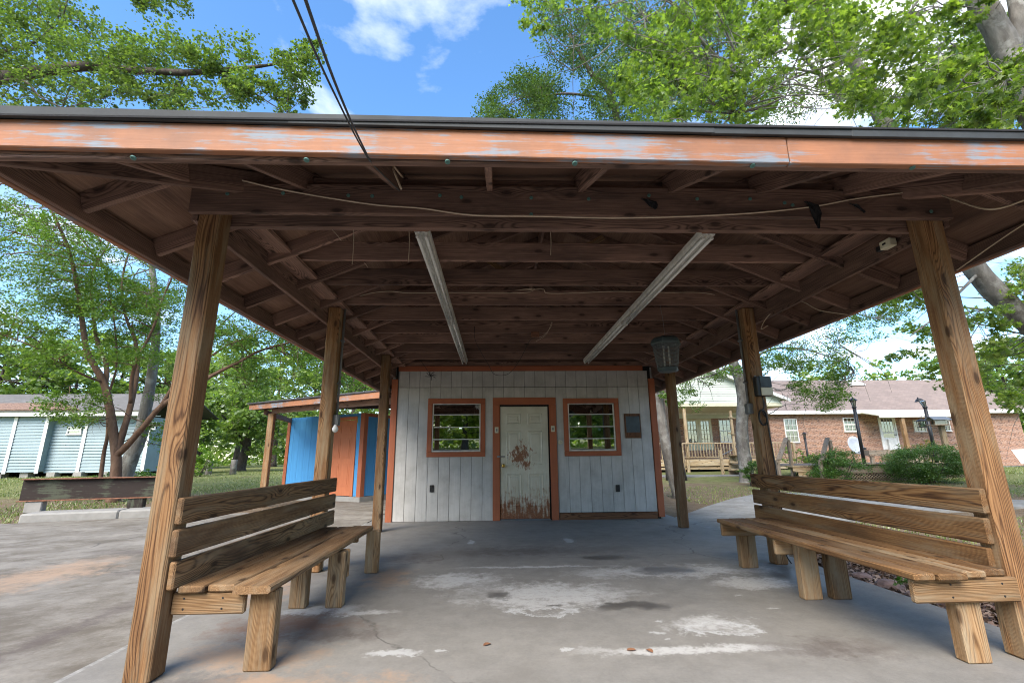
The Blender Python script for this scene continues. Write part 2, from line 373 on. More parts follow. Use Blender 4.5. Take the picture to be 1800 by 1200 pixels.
# ------------------------------------------------------------------ materials
POST = wood('post_wood', (0.062, 0.028, 0.012), (0.195, 0.098, 0.042), (0.325, 0.182, 0.082), 60, contrast=1.0, grey=(0.27, 0.205, 0.125))
BENCHR = wood('bench_wood', (0.050, 0.023, 0.010), (0.178, 0.090, 0.036), (0.315, 0.18, 0.078), 58, contrast=1.1, grey=(0.23, 0.17, 0.105), stain=(0.065, 0.036, 0.019))
BENCHD = wood('dark_bench_wood', (0.046, 0.024, 0.012), (0.170, 0.094, 0.044), (0.305, 0.185, 0.090), 58, contrast=1.1, grey=(0.22, 0.16, 0.098), stain=(0.06, 0.034, 0.019))
LEGW = wood('bench_leg_wood', (0.095, 0.046, 0.019), (0.235, 0.135, 0.062), (0.35, 0.225, 0.12), 52, grey=(0.28, 0.225, 0.15))
ROOFW = wood('roof_timber', (0.064, 0.038, 0.030), (0.19, 0.113, 0.085), (0.33, 0.20, 0.148), 52, contrast=1.0, stain=(0.07, 0.045, 0.037))
PLY = wood('sheathing_ply', (0.05, 0.028, 0.021), (0.14, 0.078, 0.053), (0.235, 0.145, 0.10), 0.5, knots=False, contrast=0.25, stain=(0.05, 0.03, 0.024))
DECKW = wood('deck_wood', (0.15, 0.10, 0.06), (0.32, 0.23, 0.13), (0.46, 0.35, 0.21), 30, grey=(0.36, 0.31, 0.23))
GREYW = wood('grey_deck_wood', (0.10, 0.075, 0.055), (0.23, 0.175, 0.125), (0.33, 0.265, 0.195), 30, grey=(0.27, 0.24, 0.2))
FASCIA = painted('fascia_paint', (0.355, 0.155, 0.078), dirt=(0.19, 0.10, 0.065), amt=0.85, axis=0, peel=(0.18, 0.245, 0.295), peel_t=0.52, stretch=20, spot=(0.12, 0.06, 0.045))
ORANGE = painted('orange_paint', (0.36, 0.11, 0.05), dirt=(0.19, 0.06, 0.03), amt=0.4, axis=0)
SIDING = painted('white_siding', (0.49, 0.475, 0.45), dirt=(0.26, 0.245, 0.22), amt=0.65, axis=0)
BLUE = painted('blue_siding', (0.07, 0.285, 0.57), dirt=(0.055, 0.21, 0.45), amt=0.3, axis=0)
ORANGE2 = painted('shed_orange_paint', (0.47, 0.155, 0.07), dirt=(0.33, 0.10, 0.05), amt=0.25, axis=0)
KICK = wood('kick_board_wood', (0.06, 0.027, 0.014), (0.15, 0.068, 0.033), (0.22, 0.11, 0.055), 34)
DRIP = plain('dark_drip_edge', (0.032, 0.036, 0.038), 0.75, 0.0, 0.3, 5)
SHING = shingle('grey_shingles', (0.10, 0.10, 0.105), (0.07, 0.07, 0.075))
BLACK = plain('black_plastic', (0.012, 0.012, 0.013), 0.45)
DKGREEN = plain('dark_green_plastic', (0.05, 0.072, 0.082), 0.5, 0, 0.3)
GREYM = plain('grey_metal', (0.22, 0.23, 0.24), 0.45, 0.6)
CONDUIT = plain('grey_conduit', (0.16, 0.165, 0.17), 0.5, 0.1)
CREAMCABLE = plain('cream_cable', (0.50, 0.40, 0.29), 0.6)
WHITEM = plain('white_metal', (0.62, 0.61, 0.56), 0.45, 0, 0.2, 9)
TUBEW = plain('lamp_tube', (0.66, 0.66, 0.62), 0.25)
RUSTY = plain('rusty_steel', (0.20, 0.085, 0.045), 0.8, 0, 0.5, 14)
BRASS = plain('brass', (0.62, 0.42, 0.10), 0.25, 0.9)
TEAL = plain('green_patina', (0.085, 0.19, 0.165), 0.55, 0.2)
WHITEP = plain('white_paint', (0.72, 0.72, 0.70), 0.5)
CREAM = plain('cream_paint', (0.60, 0.57, 0.42), 0.5)
BRICK = brickmat('brick_wall'); PINKROOF = shingle('pink_brown_shingles', (0.25, 0.192, 0.165), (0.20, 0.155, 0.135))
PALEBLUE = plain('pale_blue_vinyl', (0.225, 0.30, 0.325), 0.55, 0, 0.1, 1.2)
CREAMVINYL = plain('cream_vinyl', (0.56, 0.60, 0.53), 0.55, 0, 0.08, 1.2)
OLDROOF = shingle('old_grey_shingles', (0.155, 0.145, 0.135), (0.12, 0.112, 0.104))
LEAFLITTER = plain('brown_leaf_litter', (0.22, 0.135, 0.095), 0.95, 0, 0.5, 14)
DARK = plain('dark_void', (0.012, 0.011, 0.011), 0.9)  # near-black; sheets of it under decks and house paint in the shade
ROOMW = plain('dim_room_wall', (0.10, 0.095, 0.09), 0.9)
GLASS = glassmat('window_glass', 0.42); GLASS2 = glassmat('house_glass', 0.16, (0.5, 0.55, 0.55))
CURTAIN = plain('room_curtain', (0.07, 0.085, 0.085), 0.9)
PIER = plain('pier_block', (0.26, 0.25, 0.23), 0.9)
STEELBEAM = painted('mossy_beam', (0.030, 0.022, 0.019), dirt=(0.17, 0.19, 0.12), amt=0.0, axis=0, peel=(0.075, 0.085, 0.058), peel_t=0.50, stretch=9, rough=0.85)

# ------------------------------------------------------------------ ground
def gz(x, y):
    r = math.hypot(x, y); t = min(1, max(0, (r-13)/17)); return -0.06+0.36*t*t*(3-2*t)
def ground_mat():
    m = Mt('lawn_ground'); v = m.pos()
    n1 = m.noise(v, 0.35, 6, 0.62); n2 = m.noise(v, 3.0, 6, 0.68); n3 = m.noise(v, 30, 4, 0.7)
    g = m.ramp(m.math('ADD', m.math('MULTIPLY', n2, 0.5), m.math('MULTIPLY', n3, 0.5)), (0.32, (0.09, 0.105, 0.034)), (0.52, (0.185, 0.195, 0.075)), (0.72, (0.29, 0.27, 0.13)))
    d = m.ramp(m.math('ADD', m.math('MULTIPLY', n2, 0.5), m.math('MULTIPLY', n3, 0.5)), (0.3, (0.10, 0.065, 0.04)), (0.55, (0.20, 0.15, 0.10)), (0.75, (0.30, 0.25, 0.18)))
    s = m.sep(v)
    # bare leaf-strewn earth in the shade of the trees next to the slabs, lawn further off
    dist = m.vm('LENGTH', m.vm('MULTIPLY', v, (1, 1, 0)), (0, 0, 0))
    k = m.math('ADD', m.ramp(m.math('MULTIPLY', dist, 0.02), (0.26, 0.6), (0.46, 0.0)), m.math('SUBTRACT', n1, 0.5))
    m.col(m.mix(m.ramp(k, (0.1, 0.0), (0.3, 1.0)), g, d)); m.rough(0.95); m.spec(0.1); m.bump(m.math('ADD', n3, n2), 0.9, 0.04)
    return m.m
GROUND = ground_mat()
ax = np.concatenate([np.linspace(-260, -40, 12)[:-1], np.linspace(-40, 40, 61), np.linspace(40, 260, 12)[1:]])
V = [(x, y, gz(x, y)+0.03*math.sin(x*0.7+y*0.4)*min(1, max(0, (math.hypot(x, y)-18)/10))) for y in ax for x in ax]; n = len(ax)
F = [(j*n+i, j*n+i+1, (j+1)*n+i+1, (j+1)*n+i) for j in range(n-1) for i in range(n-1)]
gme = poly_me('ground', V, F, GROUND); gme.polygons.foreach_set('use_smooth', np.ones(len(gme.polygons), dtype=bool))
tag(link('ground', gme), 'lawn and bare leafy earth round the pavilion', kind='structure')

def slab(name, pts, z0, z1, mat, label):
    n = len(pts); V = [(x, y, z0) for x, y in pts]+[(x, y, z1) for x, y in pts]
    F = [tuple(range(n, 2*n))]+[(i, (i+1) % n, n+(i+1) % n, n+i) for i in range(n)]
    return tag(link(name, poly_me(name, V, F, mat)), label, kind='structure')
MARKS = [(0.42, 4.35, 0.85, 0.42, 'w'), (1.75, 5.05, 1.15, 0.30, 'w'), (-0.35, 4.85, 0.5, 0.3, 'w'), (1.45, 3.55, 0.34, 0.2, 'w'), (2.35, 4.55, 0.45, 0.22, 'w'), (0.35, 5.35, 0.9, 0.05, 'w'), (1.15, 3.12, 0.75, 0.07, 'w'),
         (0.0, 4.38, 0.16, 0.15, 'd'), (1.05, 3.99, 0.36, 0.12, 'd'), (0.46, 4.03, 0.07, 0.035, 'd'), (1.72, 5.1, 0.42, 0.22, 'd'), (1.25, 5.75, 0.35, 0.16, 'd'), (2.95, 4.7, 0.35, 0.5, 'd'),
         (0.35, 3.9, 0.3, 0.1, 'o'), (1.5, 3.45, 0.3, 0.12, 'o'),
         (-0.62, 3.17, 0.20, 0.06, 's'), (-0.33, 3.2, 0.06, 0.03, 's'), (0.42, 3.17, 0.06, 0.025, 's'), (1.06, 3.42, 0.05, 0.025, 's'), (1.13, 3.62, 0.03, 0.015, 's'), (1.1, 3.3, 0.03, 0.02, 's'), (2.1, 3.85, 0.06, 0.015, 's'), (2.0, 4.2, 0.03, 0.012, 's'), (-0.35, 6.9, 0.06, 0.2, 's'), (1.0, 6.9, 0.08, 0.18, 's'),
         (-1.35, 4.05, 0.35, 0.12, 'w'), (-1.0, 3.95, 0.3, 0.08, 'w'),
         (-1.45, 3.72, 0.55, 0.36, 'r'), (-1.0, 3.5, 0.4, 0.16, 'b'), (-1.45, 3.18, 0.5, 0.26, 't'), (-1.55, 2.8, 0.45, 0.2, 'b'), (-1.2, 2.75, 0.4, 0.2, 't'), (-1.05, 5.0, 0.25, 0.5, 't'), (-2.0, 4.6, 0.3, 0.6, 't'), (-0.7, 2.6, 0.5, 0.3, 't'), (0.3, 6.2, 1.6, 0.35, 'b'), (-0.9, 5.9, 0.6, 0.3, 'b'), (2.0, 3.1, 0.5, 0.2, 'b')]
FLOOR = concrete('pavilion_concrete', (0.205, 0.192, 0.172), (0.145, 0.132, 0.114), 0.6, MARKS)
DRIVE = concrete('driveway_concrete', (0.208, 0.188, 0.160), (0.112, 0.094, 0.072), 0.75, [(-4.6, 5.4, 0.5, 1.1, 't'), (-2.95, 3.7, 0.16, 1.3, 'b'), (-3.3, 2.9, 0.15, 0.6, 'b'), (-4.6, 6.6, 0.7, 0.25, 'b'), (-3.6, 5.4, 0.5, 0.2, 'b')], streak=(0.93, 0.36), soft=1.0)
PATHC = concrete('path_concrete', (0.235, 0.228, 0.212), (0.16, 0.15, 0.132), 0.5, streak=(0.8, 0.6))
slab('pavilion_floor', [(-2.29, -7), (3.345, -7), (3.345, 13.2), (-2.29, 13.2)], -0.12, 0.0, FLOOR, 'grey stained concrete floor of the pavilion')
slab('joint_strip', [(-2.327, -7), (-2.292, -7), (-2.292, 9.0), (-2.327, 9.0)], -0.1, -0.002, plain('pale_joint', (0.27, 0.26, 0.24), 0.9, 0, 0.3, 20), 'pale filled joint between floor and driveway')
slab('driveway', [(-2.329, -7), (-2.329, 13.6), (-2.6, 14.0), (-3.4, 14.2), (-5.2, 12.9), (-5.1, 11.05), (-7.05, 10.38), (-9.15, 9.62), (-12.5, 8.7), (-15, 6), (-15, -7)], -0.12, -0.004, DRIVE, 'brown stained concrete driveway left of the pavilion')
slab('garden_path', [(3.352, 5.75), (3.62, 6.1), (4.1, 6.75), (5.0, 7.65), (6.2, 8.5), (8.5, 9.6), (12, 10.3), (16, 10.9), (16, 13.5), (11.5, 14.6), (9.2, 14.6), (7.55, 14.14), (6.2, 12.8), (4.7, 10.95), (3.93, 9.92), (3.352, 9.2)], -0.12, -0.003, PATHC, 'pale concrete path curving off to the right')
slab('house_walk', [(5.6, 21.2), (12.2, 21.2), (12.4, 22.6), (5.4, 22.8)], 0.0, gz(9, 22)+0.03, PATHC, 'pale walk in front of the porch')
slab('yard_walk', [(29, 26.8), (60, 25.2), (60, 26.4), (29, 28)], 0.1, gz(33, 27)+0.03, PATHC, 'pale walk beside the brick house')
slab('far_left_walk', [(-26, 20.4), (-13.5, 20.2), (-13.5, 21.4), (-26, 21.9)], 0.0, gz(-16, 20.5)+0.035, PATHC, 'pale strip of paving before the light blue house')

# ------------------------------------------------------------------ pavilion
XL, XR, YF, YM, YB, YW = -1.870, 3.015, 2.903, 5.309, 7.918, 9.06
PAV = thing('pavilion', (0.57, 6, 0), 'open timber pavilion with brown roof framing, weathered posts and orange fascia', 'pavilion')
for x in (XL, XR):
    for y, top in ((YF, 2.88), (YM, 2.834), (YB, 2.834)):
        o = block('post', (x-.07, y-.07, -0.0), (x+.07, y+.07, top), POST, PAV, 0.012, axis=2)
# front beam: two plies either side of the posts
block('beam', (XL-.11, YF-.112, 2.675), (XR+.105, YF-.072, 2.885), ROOFW, PAV)
block('beam', (XL-.07, YF+.072, 2.668), (XR+.07, YF+.112, 2.878), ROOFW, PAV)
block('beam', (XL-.07, YF-.030, 2.884), (XR+.07, YF+.030, 2.985), ROOFW, PAV)
for s, x in ((-1, XL), (1, XR)):
    a, b = sorted((x+s*.072, x+s*.110)); block('beam', (a, YF-.07, 2.635), (b, 13.0, 2.832), ROOFW, PAV, axis=1)
    a, b = sorted((x+s*.07, x-s*.12)); block('top_plate', (a, YF+.115, 2.836), (b, 9.0, 2.874), ROOFW, PAV, axis=1)
JY = [3.42, 4.02, 4.645, 5.30, 5.945, 6.60, 7.22, 7.88, 8.46]
for y in JY: block('ceiling_joist', (XL-.06, y-.019, 2.878), (XR+.06, y+.019, 3.058), ROOFW, PAV)
# hip roof
EX0, EX1, EY0, EY1, ZE, SL = -2.51, 3.65, 1.955, 14.2, 2.50, 0.417
ZS = 2.640
CX = (EX0+EX1)/2; HALF = (EX1-EX0)/2
def zr(d): return ZS+SL*d
def fascia(p0, p1, inward, top=ZE+.146, d0=0, d1=0):
    c = Vector(inward)*0.019; p0 = (p0[0], p0[1], d0); p1 = (p1[0], p1[1], d1)
    return board('fascia', Vector(p0)+c+Vector((0, 0, (ZE+top)/2)), Vector(p1)+c+Vector((0, 0, (ZE+top)/2)), 0.038, top-ZE, FASCIA, PAV)
fascia((EX0, EY0, 0), (1.43, EY0, 0), (0, 1, 0), d0=.040); fascia((1.434, EY0, 0), (EX1, EY0, 0), (0, 1, 0))
for x, s in ((EX0, 1), (EX1, -1)):
    fascia((x, EY0+.04, 0), (x, 8.2, 0), (s, 0, 0)); fascia((x, 8.204, 0), (x, EY1, 0), (s, 0, 0))
    # sub-fascia of raw timber behind the painted board
    block('sub_fascia', (min(x+s*.04, x+s*.076), EY0+.08, ZE+.006), (max(x+s*.04, x+s*.076), EY1, ZE+.14), ROOFW, PAV, axis=1)
block('sub_fascia', (EX0+.08, EY0+.04, ZE+.006), (EX1-.08, EY0+.076, ZE+.14), ROOFW, PAV)
# drip edge: bent dark metal strips, lapped
xs = [EX0-.02, -0.98, 1.05, 1.75, EX1+.02]
for i in range(4):
    da, db = ((.046, .026), (.024, .006), (.004, .001), (-.002, -.004))[i]; yd = EY0-.013-.002*(i % 2)
    board('drip_edge', (xs[i], yd, ZE+.168+da), (xs[i+1]+.015*(i < 3), yd, ZE+.168+db), .018, .056, DRIP, PAV, bev=.002)
for x, s in ((EX0, -1), (EX1, 1)):
    block('drip_edge', (min(x+s*.004, x+s*.02), EY0, ZE+.140), (max(x+s*.004, x+s*.02), EY1, ZE+.190), DRIP, PAV, 0.002, axis=1)
# sheathing panels (1.22 m strips running along each slope) and roof covering
def slope_quad(d0, d1, a0, a1, side, dz):
    """corners of a strip between distances d0,d1 from the eave; a0,a1 are along-eave limits at d0,d1"""
    z0, z1 = zr(d0)+dz, zr(d1)+dz
    if side == 'F': return [(a0[0], EY0+d0, z0), (a0[1], EY0+d0, z0), (a1[1], EY0+d1, z1), (a1[0], EY0+d1, z1)]
    if side == 'B': return [(a0[1], EY1-d0, z0), (a0[0], EY1-d0, z0), (a1[0], EY1-d1, z1), (a1[1], EY1-d1, z1)]
    if side == 'L': return [(EX0+d0, a0[1], z0), (EX0+d0, a0[0], z0), (EX0+d1, a1[0], z1), (EX0+d1, a1[1], z1)]
    return [(EX1-d0, a0[0], z0), (EX1-d0, a0[1], z0), (EX1-d1, a1[1], z1), (EX1-d1, a1[0], z1)]
def strip_obj(name, corners, th, mat, parent):
    c = [Vector(q) for q in corners]; o = sum(c, Vector())/4
    x = (c[1]-c[0]).normalized(); nrm = x.cross(c[3]-c[0]).normalized()
    if nrm.z < 0: nrm = -nrm
    y = nrm.cross(x); R = Matrix((x, y, nrm)).transposed()
    lo = [R.transposed() @ (q-o) for q in c]; V = lo+[q+Vector((0, 0, th)) for q in lo]
    F = [(3, 2, 1, 0), (4, 5, 6, 7)]+[(i, (i+1) % 4, 4+(i+1) % 4, 4+i) for i in range(4)]
    return link(name, poly_me(name, V, F, mat), parent, Matrix.Translation(o) @ R.to_4x4())
for side in 'FLRB':
    lo, hi = (EX0, EX1) if side in 'FB' else (EY0, EY1)
    for k, (d0, d1) in enumerate(((0.04, 1.12), (1.124, 2.2), (2.204, HALF))):
        strip_obj('sheathing', slope_quad(d0, d1, (lo+d0, hi-d0), (lo+d1, hi-d1), side, 0.0), 0.012, PLY, PAV)
    strip_obj('roof_covering', slope_quad(-0.03, HALF, (lo-.03, hi+.03), (lo+HALF, hi-HALF), side, 0.05), 0.008, SHING, PAV)
def rafter(p0, p1, T=0.038, H=0.13, name='rafter'):
    """p0, p1 lie on the underside of the sheathing"""
    o = Vector((0, 0, -H*0.5*1.08-0.003)); return board(name, Vector(p0)+o, Vector(p1)+o, T, H, ROOFW, PAV)
for k in range(19):
    y = 2.57+0.61*k
    if y > EY1-.3: break
    d1 = min(HALF, y-EY0-.03, EY1-y-.03)
    if d1 < 0.2: continue
    rafter((EX0+.078, y, zr(.078)), (EX0+d1, y, zr(d1))); rafter((EX1-.078, y, zr(.078)), (EX1-d1, y, zr(d1)))
for k in range(-4, 5):
    x = CX+0.61*k; d1 = min(HALF, x-EX0-.03, EX1-x-.03)
    if d1 > 0.2: rafter((x, EY0+.078, zr(.078)), (x, EY0+d1, zr(d1)))
for sx, ex in ((1, EX0), (-1, EX1)):
    rafter((ex+sx*.085, EY0+.085, zr(.085)-.01), (ex+sx*(HALF-.03), EY0+HALF-.03, zr(HALF-.03)-.01), 0.038, 0.15, 'hip_rafter')
board('ridge_board', (CX, EY0+HALF, zr(HALF)-.1), (CX, EY1-HALF, zr(HALF)-.1), 0.03, 0.17, ROOFW, PAV)
# loose webs seen above the joists
for x0, y0, z0, x1, z1 in ((-0.3, 3.7, 3.05, 0.35, 3.35), (0.75, 4.3, 3.06, 1.1, 3.3), (-0.9, 4.3, 3.06, -1.3, 3.2), (0.2, 4.9, 3.06, -0.15, 3.35), (1.9, 3.7, 3.06, 1.5, 3.3)):
    board('web_brace', (x0, y0, z0), (x1, y0+.06, z1), 0.02, 0.06, LEGW, PAV)
# green screw washers on the beam and under the fascia
for u, v in ((399, 340), (497, 339), (612, 343), (654, 344), (773, 343), (811, 346), (934, 347), (1035, 349), (1141, 343), (1226, 349), (1319, 349), (1380, 356), (1394, 360), (1506, 361), (1638, 371), (934, 376)):
    p = pt(u, v, YF-.118); lathe('screw_washer', [(0.0125, 0), (0.0125, .004), (.009, .006), (.006, .003)], TEAL, PAV, p+Vector((0, .006, 0)), 10, (0, -1, 0))
for u in (237, 540, 787, 1010, 1322, 1603):
    p = pt(u, 262+u*0.0185, EY0+.02); lathe('screw_washer', [(0.013, 0), (0.013, .005), (.009, .007), (.006, .003)], TEAL, PAV, (p.x, EY0+.02, ZE-.001), 10, (0, -.4, -1))

# ------------------------------------------------------------------ grey building under the back of the roof
HUT = thing('grey_hut', (0.57, YW, 0), 'small hut with weathered white grooved siding and orange trim under the pavilion roof', 'hut')
SX0, SX1 = -1.872, 2.992
OPEN = [(-0.05, 1.15, -0.1, 2.225), (-1.285, -0.21, 1.145, 2.21), (1.31, 2.366, 1.14, 2.205)]
GAP = 0.0050
k = 0; x = SX0
while x < SX1-.02:
    x1 = min(x+0.2027, SX1)
    xa, xb = x, x1-GAP
    cuts = [(0.0, 2.437), (2.441, 2.757)]
    for (z0, z1) in cuts:
        segs = [(xa, xb, z0, z1)]
        for (ox0, ox1, oz0, oz1) in OPEN:
            new = []
            for (a, b, c, d) in segs:
                if b <= ox0 or a >= ox1 or d <= oz0 or c >= oz1: new.append((a, b, c, d)); continue
                if a < ox0: new.append((a, ox0, c, d))
                if b > ox1: new.append((ox1, b, c, d))
                m0, m1 = max(a, ox0), min(b, ox1)
                if c < oz0: new.append((m0, m1, c, oz0))
                if d > oz1: new.append((m0, m1, oz1, d))
            segs = new
        for (a, b, c, d) in segs:
            if x > 1.1 and c < 0.05: c = 0.121
            if b-a > 0.006 and d-c > 0.01: block('siding_board', (a, YW-.012+random.uniform(-.0012, .0012), c+.004), (b, YW+.006, d), SIDING, HUT, 0.003, axis=2)
    x = x1; k += 1
# body behind the boards: four walls with real openings, floor and room
def wall_with_holes(name, x0, x1, z0, z1, y0, y1, holes, mat, parent):
    xs = sorted({x0, x1, *[h[0] for h in holes], *[h[1] for h in holes]}); zs = sorted({z0, z1, *[max(z0, h[2]) for h in holes], *[h[3] for h in holes]})
    V = []; F = []
    for i in range(len(xs)-1):
        for j in range(len(zs)-1):
            cx, cz = (xs[i]+xs[i+1])/2, (zs[j]+zs[j+1])/2
            if any(h[0] < cx < h[1] and h[2] < cz < h[3] for h in holes): continue
            b = len(V); a0, a1, c0, c1 = xs[i], xs[i+1], zs[j], zs[j+1]
            V += [(a0, y0, c0), (a1, y0, c0), (a1, y0, c1), (a0, y0, c1), (a0, y1, c0), (a1, y1, c0), (a1, y1, c1), (a0, y1, c1)]
            F += [tuple(b+q for q in f) for f in ((0, 1, 2, 3), (7, 6, 5, 4), (0, 4, 5, 1), (1, 5, 6, 2), (2, 6, 7, 3), (3, 7, 4, 0))]
    return link(name, poly_me(name, V, F, mat), parent)
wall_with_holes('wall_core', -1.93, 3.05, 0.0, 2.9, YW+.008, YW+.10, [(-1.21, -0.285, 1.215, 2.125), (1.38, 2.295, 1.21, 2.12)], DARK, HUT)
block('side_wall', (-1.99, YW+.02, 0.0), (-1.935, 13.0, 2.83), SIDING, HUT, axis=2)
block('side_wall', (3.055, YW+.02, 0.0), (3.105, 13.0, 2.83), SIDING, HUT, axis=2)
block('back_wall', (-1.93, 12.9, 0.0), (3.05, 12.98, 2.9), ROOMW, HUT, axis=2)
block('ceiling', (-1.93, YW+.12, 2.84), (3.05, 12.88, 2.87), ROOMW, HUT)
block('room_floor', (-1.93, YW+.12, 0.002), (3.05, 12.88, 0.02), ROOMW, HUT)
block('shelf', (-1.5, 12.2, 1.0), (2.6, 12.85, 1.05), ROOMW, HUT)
# trim
block('corner_trim', (-2.002, YW-.034, -.002), (-1.885, YW+.015, 2.60), ORANGE, HUT, axis=2)
block('corner_strip', (-1.883, YW-.02, 0.0), (-1.874, YW+.015, 2.757), CONDUIT, HUT, axis=2)
block('corner_trim', (2.998, YW-.034, 0.03), (3.115, YW+.015, 2.60), ORANGE, HUT, axis=2)
block('top_trim', (-1.885, YW-.036, 2.759), (2.90, YW+.015, 2.855), ORANGE, HUT)
block('frieze_board', (-1.89, YW-.016, 2.857), (2.99, YW+.02, 2.945), ROOFW, HUT)
block('frieze_board', (-1.89, YW+.03, 2.945), (2.99, YW+.06, 3.12), ROOFW, HUT)
block('kick_board', (1.168, YW-.034, -.002), (2.982, YW+.006, 0.117), KICK, HUT)
def frame4(x0, x1, z0, z1, wd, y0, y1, mat, parent, name, bottom=True):
    block(name, (x0, y0, z1-wd), (x1, y1, z1), mat, parent)
    if bottom: block(name, (x0, y0, z0), (x1, y1, z0+wd), mat, parent)
    zb = z0+wd+.002 if bottom else z0
    block(name, (x0, y0, zb), (x0+wd, y1, z1-wd-.002), mat, parent, axis=2); block(name, (x1-wd, y0, zb), (x1, y1, z1-wd-.002), mat, parent, axis=2)
for (x0, x1, z0, z1) in ((-1.297, -0.200, 1.133, 2.222), (1.297, 2.378, 1.128, 2.216)):
    W = block('window', (x0, YW-.032, z1-.095), (x1, YW+.004, z1), ORANGE, HUT)      # head of the casing carries the rest of the window
    block('casing', (x0, YW-.032, z0), (x1, YW+.004, z0+.09), ORANGE, W)
    for a in (x0, x1-.088): block('casing', (a, YW-.032, z0+.092), (a+.088, YW+.004, z1-.097), ORANGE, W, axis=2)
    gx0, gx1, g0, g1 = x0+.09, x1-.09, z0+.092, z1-.097
    block('sash_rail', (gx0, YW-.02, g1-.016), (gx1, YW+.03, g1), WHITEM, W); block('sash_rail', (gx0, YW-.02, g0), (gx1, YW+.03, g0+.03), WHITEM, W)
    for a in (gx0, gx1-.022): block('sash_stile', (a, YW-.02, g0+.031), (a+.022, YW+.03, g1-.017), WHITEM, W, axis=2)
    hh = g1-g0; zb = [g0+.03, g0+hh*.255, g0+hh*.505, g0+hh*.765, g1-.016]
    for i in range(4):
        pa, pb = zb[i]+.011, zb[i+1]-.009
        c = board('pane', ((gx0+.024), YW+.008+.002*i, (pa+pb)/2), ((gx1-.024), YW+.008+.002*i, (pa+pb)/2), .004, pb-pa, GLASS, W, bev=0)
        c.matrix_basis = WM[c] @ Matrix.Rotation(rad((1.2, -0.6, 0.8, -1.0)[i]), 4, 'X')
        if i: block('sash_bar', (gx0+.023, YW-.018, zb[i]-.008), (gx1-.023, YW+.022, zb[i]+.010), WHITEM, W)
# door
frame4(-0.058, 1.156, -.002, 2.232, 0.132, YW-.036, YW+.004, ORANGE, HUT, 'door_frame', False)
def rust_door():
    m = Mt('rusty_door_paint'); c = m.coord(); s = m.sep(c)      # local x runs up the door, local z across it
    p = m.comb(s[2], s[0], 0.0)
    n1 = m.noise(p, 5.0, 8, 0.72, 0.3); n2 = m.noise(m.vm('MULTIPLY', p, (26, 3.0, 1)), 1.0, 5, 0.7); n3 = m.noise(p, 34, 4, 0.7)
    b = m.vm('LENGTH', m.vm('MULTIPLY', m.vm('SUBTRACT', p, (-0.06, 0.10, 0)), (1/.34, 1/.42, 0)), (0, 0, 0))
    n4 = m.noise(m.vm('MULTIPLY', p, (16, 7, 1)), 1.0, 8, 0.78)
    blot = m.ramp(m.math('ADD', m.math('MULTIPLY', m.math('SUBTRACT', 1.0, b), 0.185), m.math('ADD', m.math('MULTIPLY', n1, 0.4), m.math('MULTIPLY', n4, 0.6))), (0.585, 0.0), (0.63, 0.95))
    low = m.ramp(s[0], (0.0, 1.0), (1.0, 0.0))
    lo = m.math('SUBTRACT', -0.42, s[0])
    k2 = m.ramp(m.math('ADD', m.math('MULTIPLY', lo, 0.38), m.math('ADD', m.math('MULTIPLY', n2, 0.5), m.math('MULTIPLY', n1, 0.5))), (0.56, 0.0), (0.68, 1.0))
    k2 = m.math('MULTIPLY', k2, m.ramp(m.math('ADD', lo, m.math('MULTIPLY', n1, 0.5)), (0.22, 0.0), (0.36, 1.0)))
    sp = m.ramp(m.math('ADD', m.math('MULTIPLY', n3, 0.6), m.math('MULTIPLY', n1, 0.4)), (0.66, 0.0), (0.71, 0.8))
    k = m.math('MAXIMUM', m.math('MAXIMUM', blot, k2), sp)
    base = m.ramp(m.noise(p, 3, 5), (0.3, (0.43, 0.405, 0.315)), (0.7, (0.57, 0.545, 0.455)))
    base = m.mix(m.ramp(m.math('ADD', m.math('MULTIPLY', lo, 0.25), n2), (0.42, 0.0), (0.7, 0.4)), base, (0.40, 0.27, 0.15))
    m.col(m.mix(k, base, m.ramp(n3, (0.3, (0.11, 0.04, 0.018)), (0.7, (0.30, 0.12, 0.05))))); m.rough(m.math('MULTIPLY_ADD', k, 0.4, 0.42)); m.bump(m.math('ADD', k, n3), 0.2, 0.003)
    return m.m
RDOOR = rust_door()
D = block('door', (0.084, YW-.012, 0.028), (0.994, YW+.022, 2.062), RDOOR, HUT, axis=2)
def panel(parent, x0, x1, z0, z1, y, mat, nm='door_panel'):
    """a moulded door panel: raised rim, sunk ring, raised field"""
    V = []; st = [(0, 0), (.012, -.009), (.028, .001), (.05, .001), (.068, -.006)]
    for i, d in st: V += [(x0+i, y+d, z0+i), (x1-i, y+d, z0+i), (x1-i, y+d, z1-i), (x0+i, y+d, z1-i)]
    F = []
    for r in range(len(st)-1): F += [(r*4+q, r*4+(q+1) % 4, r*4+4+(q+1) % 4, r*4+4+q) for q in range(4)]
    b = (len(st)-1)*4; F.append((b, b+1, b+2, b+3))
    A = Vector(((x0+x1)/2, y, 1.045)); cx = 0.539
    # share the door's own frame so that the paint runs on across the panel
    o = link(nm, None, None, WM[parent]); bpy.data.objects.remove(o)
    inv = WM[parent].inverted(); me = poly_me(nm, [inv @ Vector(q) for q in V], F, mat)
    return link(nm, me, parent, WM[parent])
for (x0, x1) in ((0.195, 0.475), (0.605, 0.885)):
    for (z0, z1) in ((0.24, 0.82), (0.98, 1.60), (1.73, 1.93)): panel(D, x0, x1, z0, z1, YW-.0125, RDOOR)
lathe('door_knob', [(.034, 0), (.034, .006), (.013, .012), (.013, .032), (.026, .040), (.031, .054), (.024, .068), (.006, .074)], BRASS, D, (0.14, YW-.013, .967), 16, (0, -1, 0))
block('hasp', (0.02, YW-.046, 1.115), (0.085, YW-.037, 1.15), GREYM, D); block('hasp', (0.092, YW-.024, 1.117), (0.17, YW-.0135, 1.148), GREYM, D)
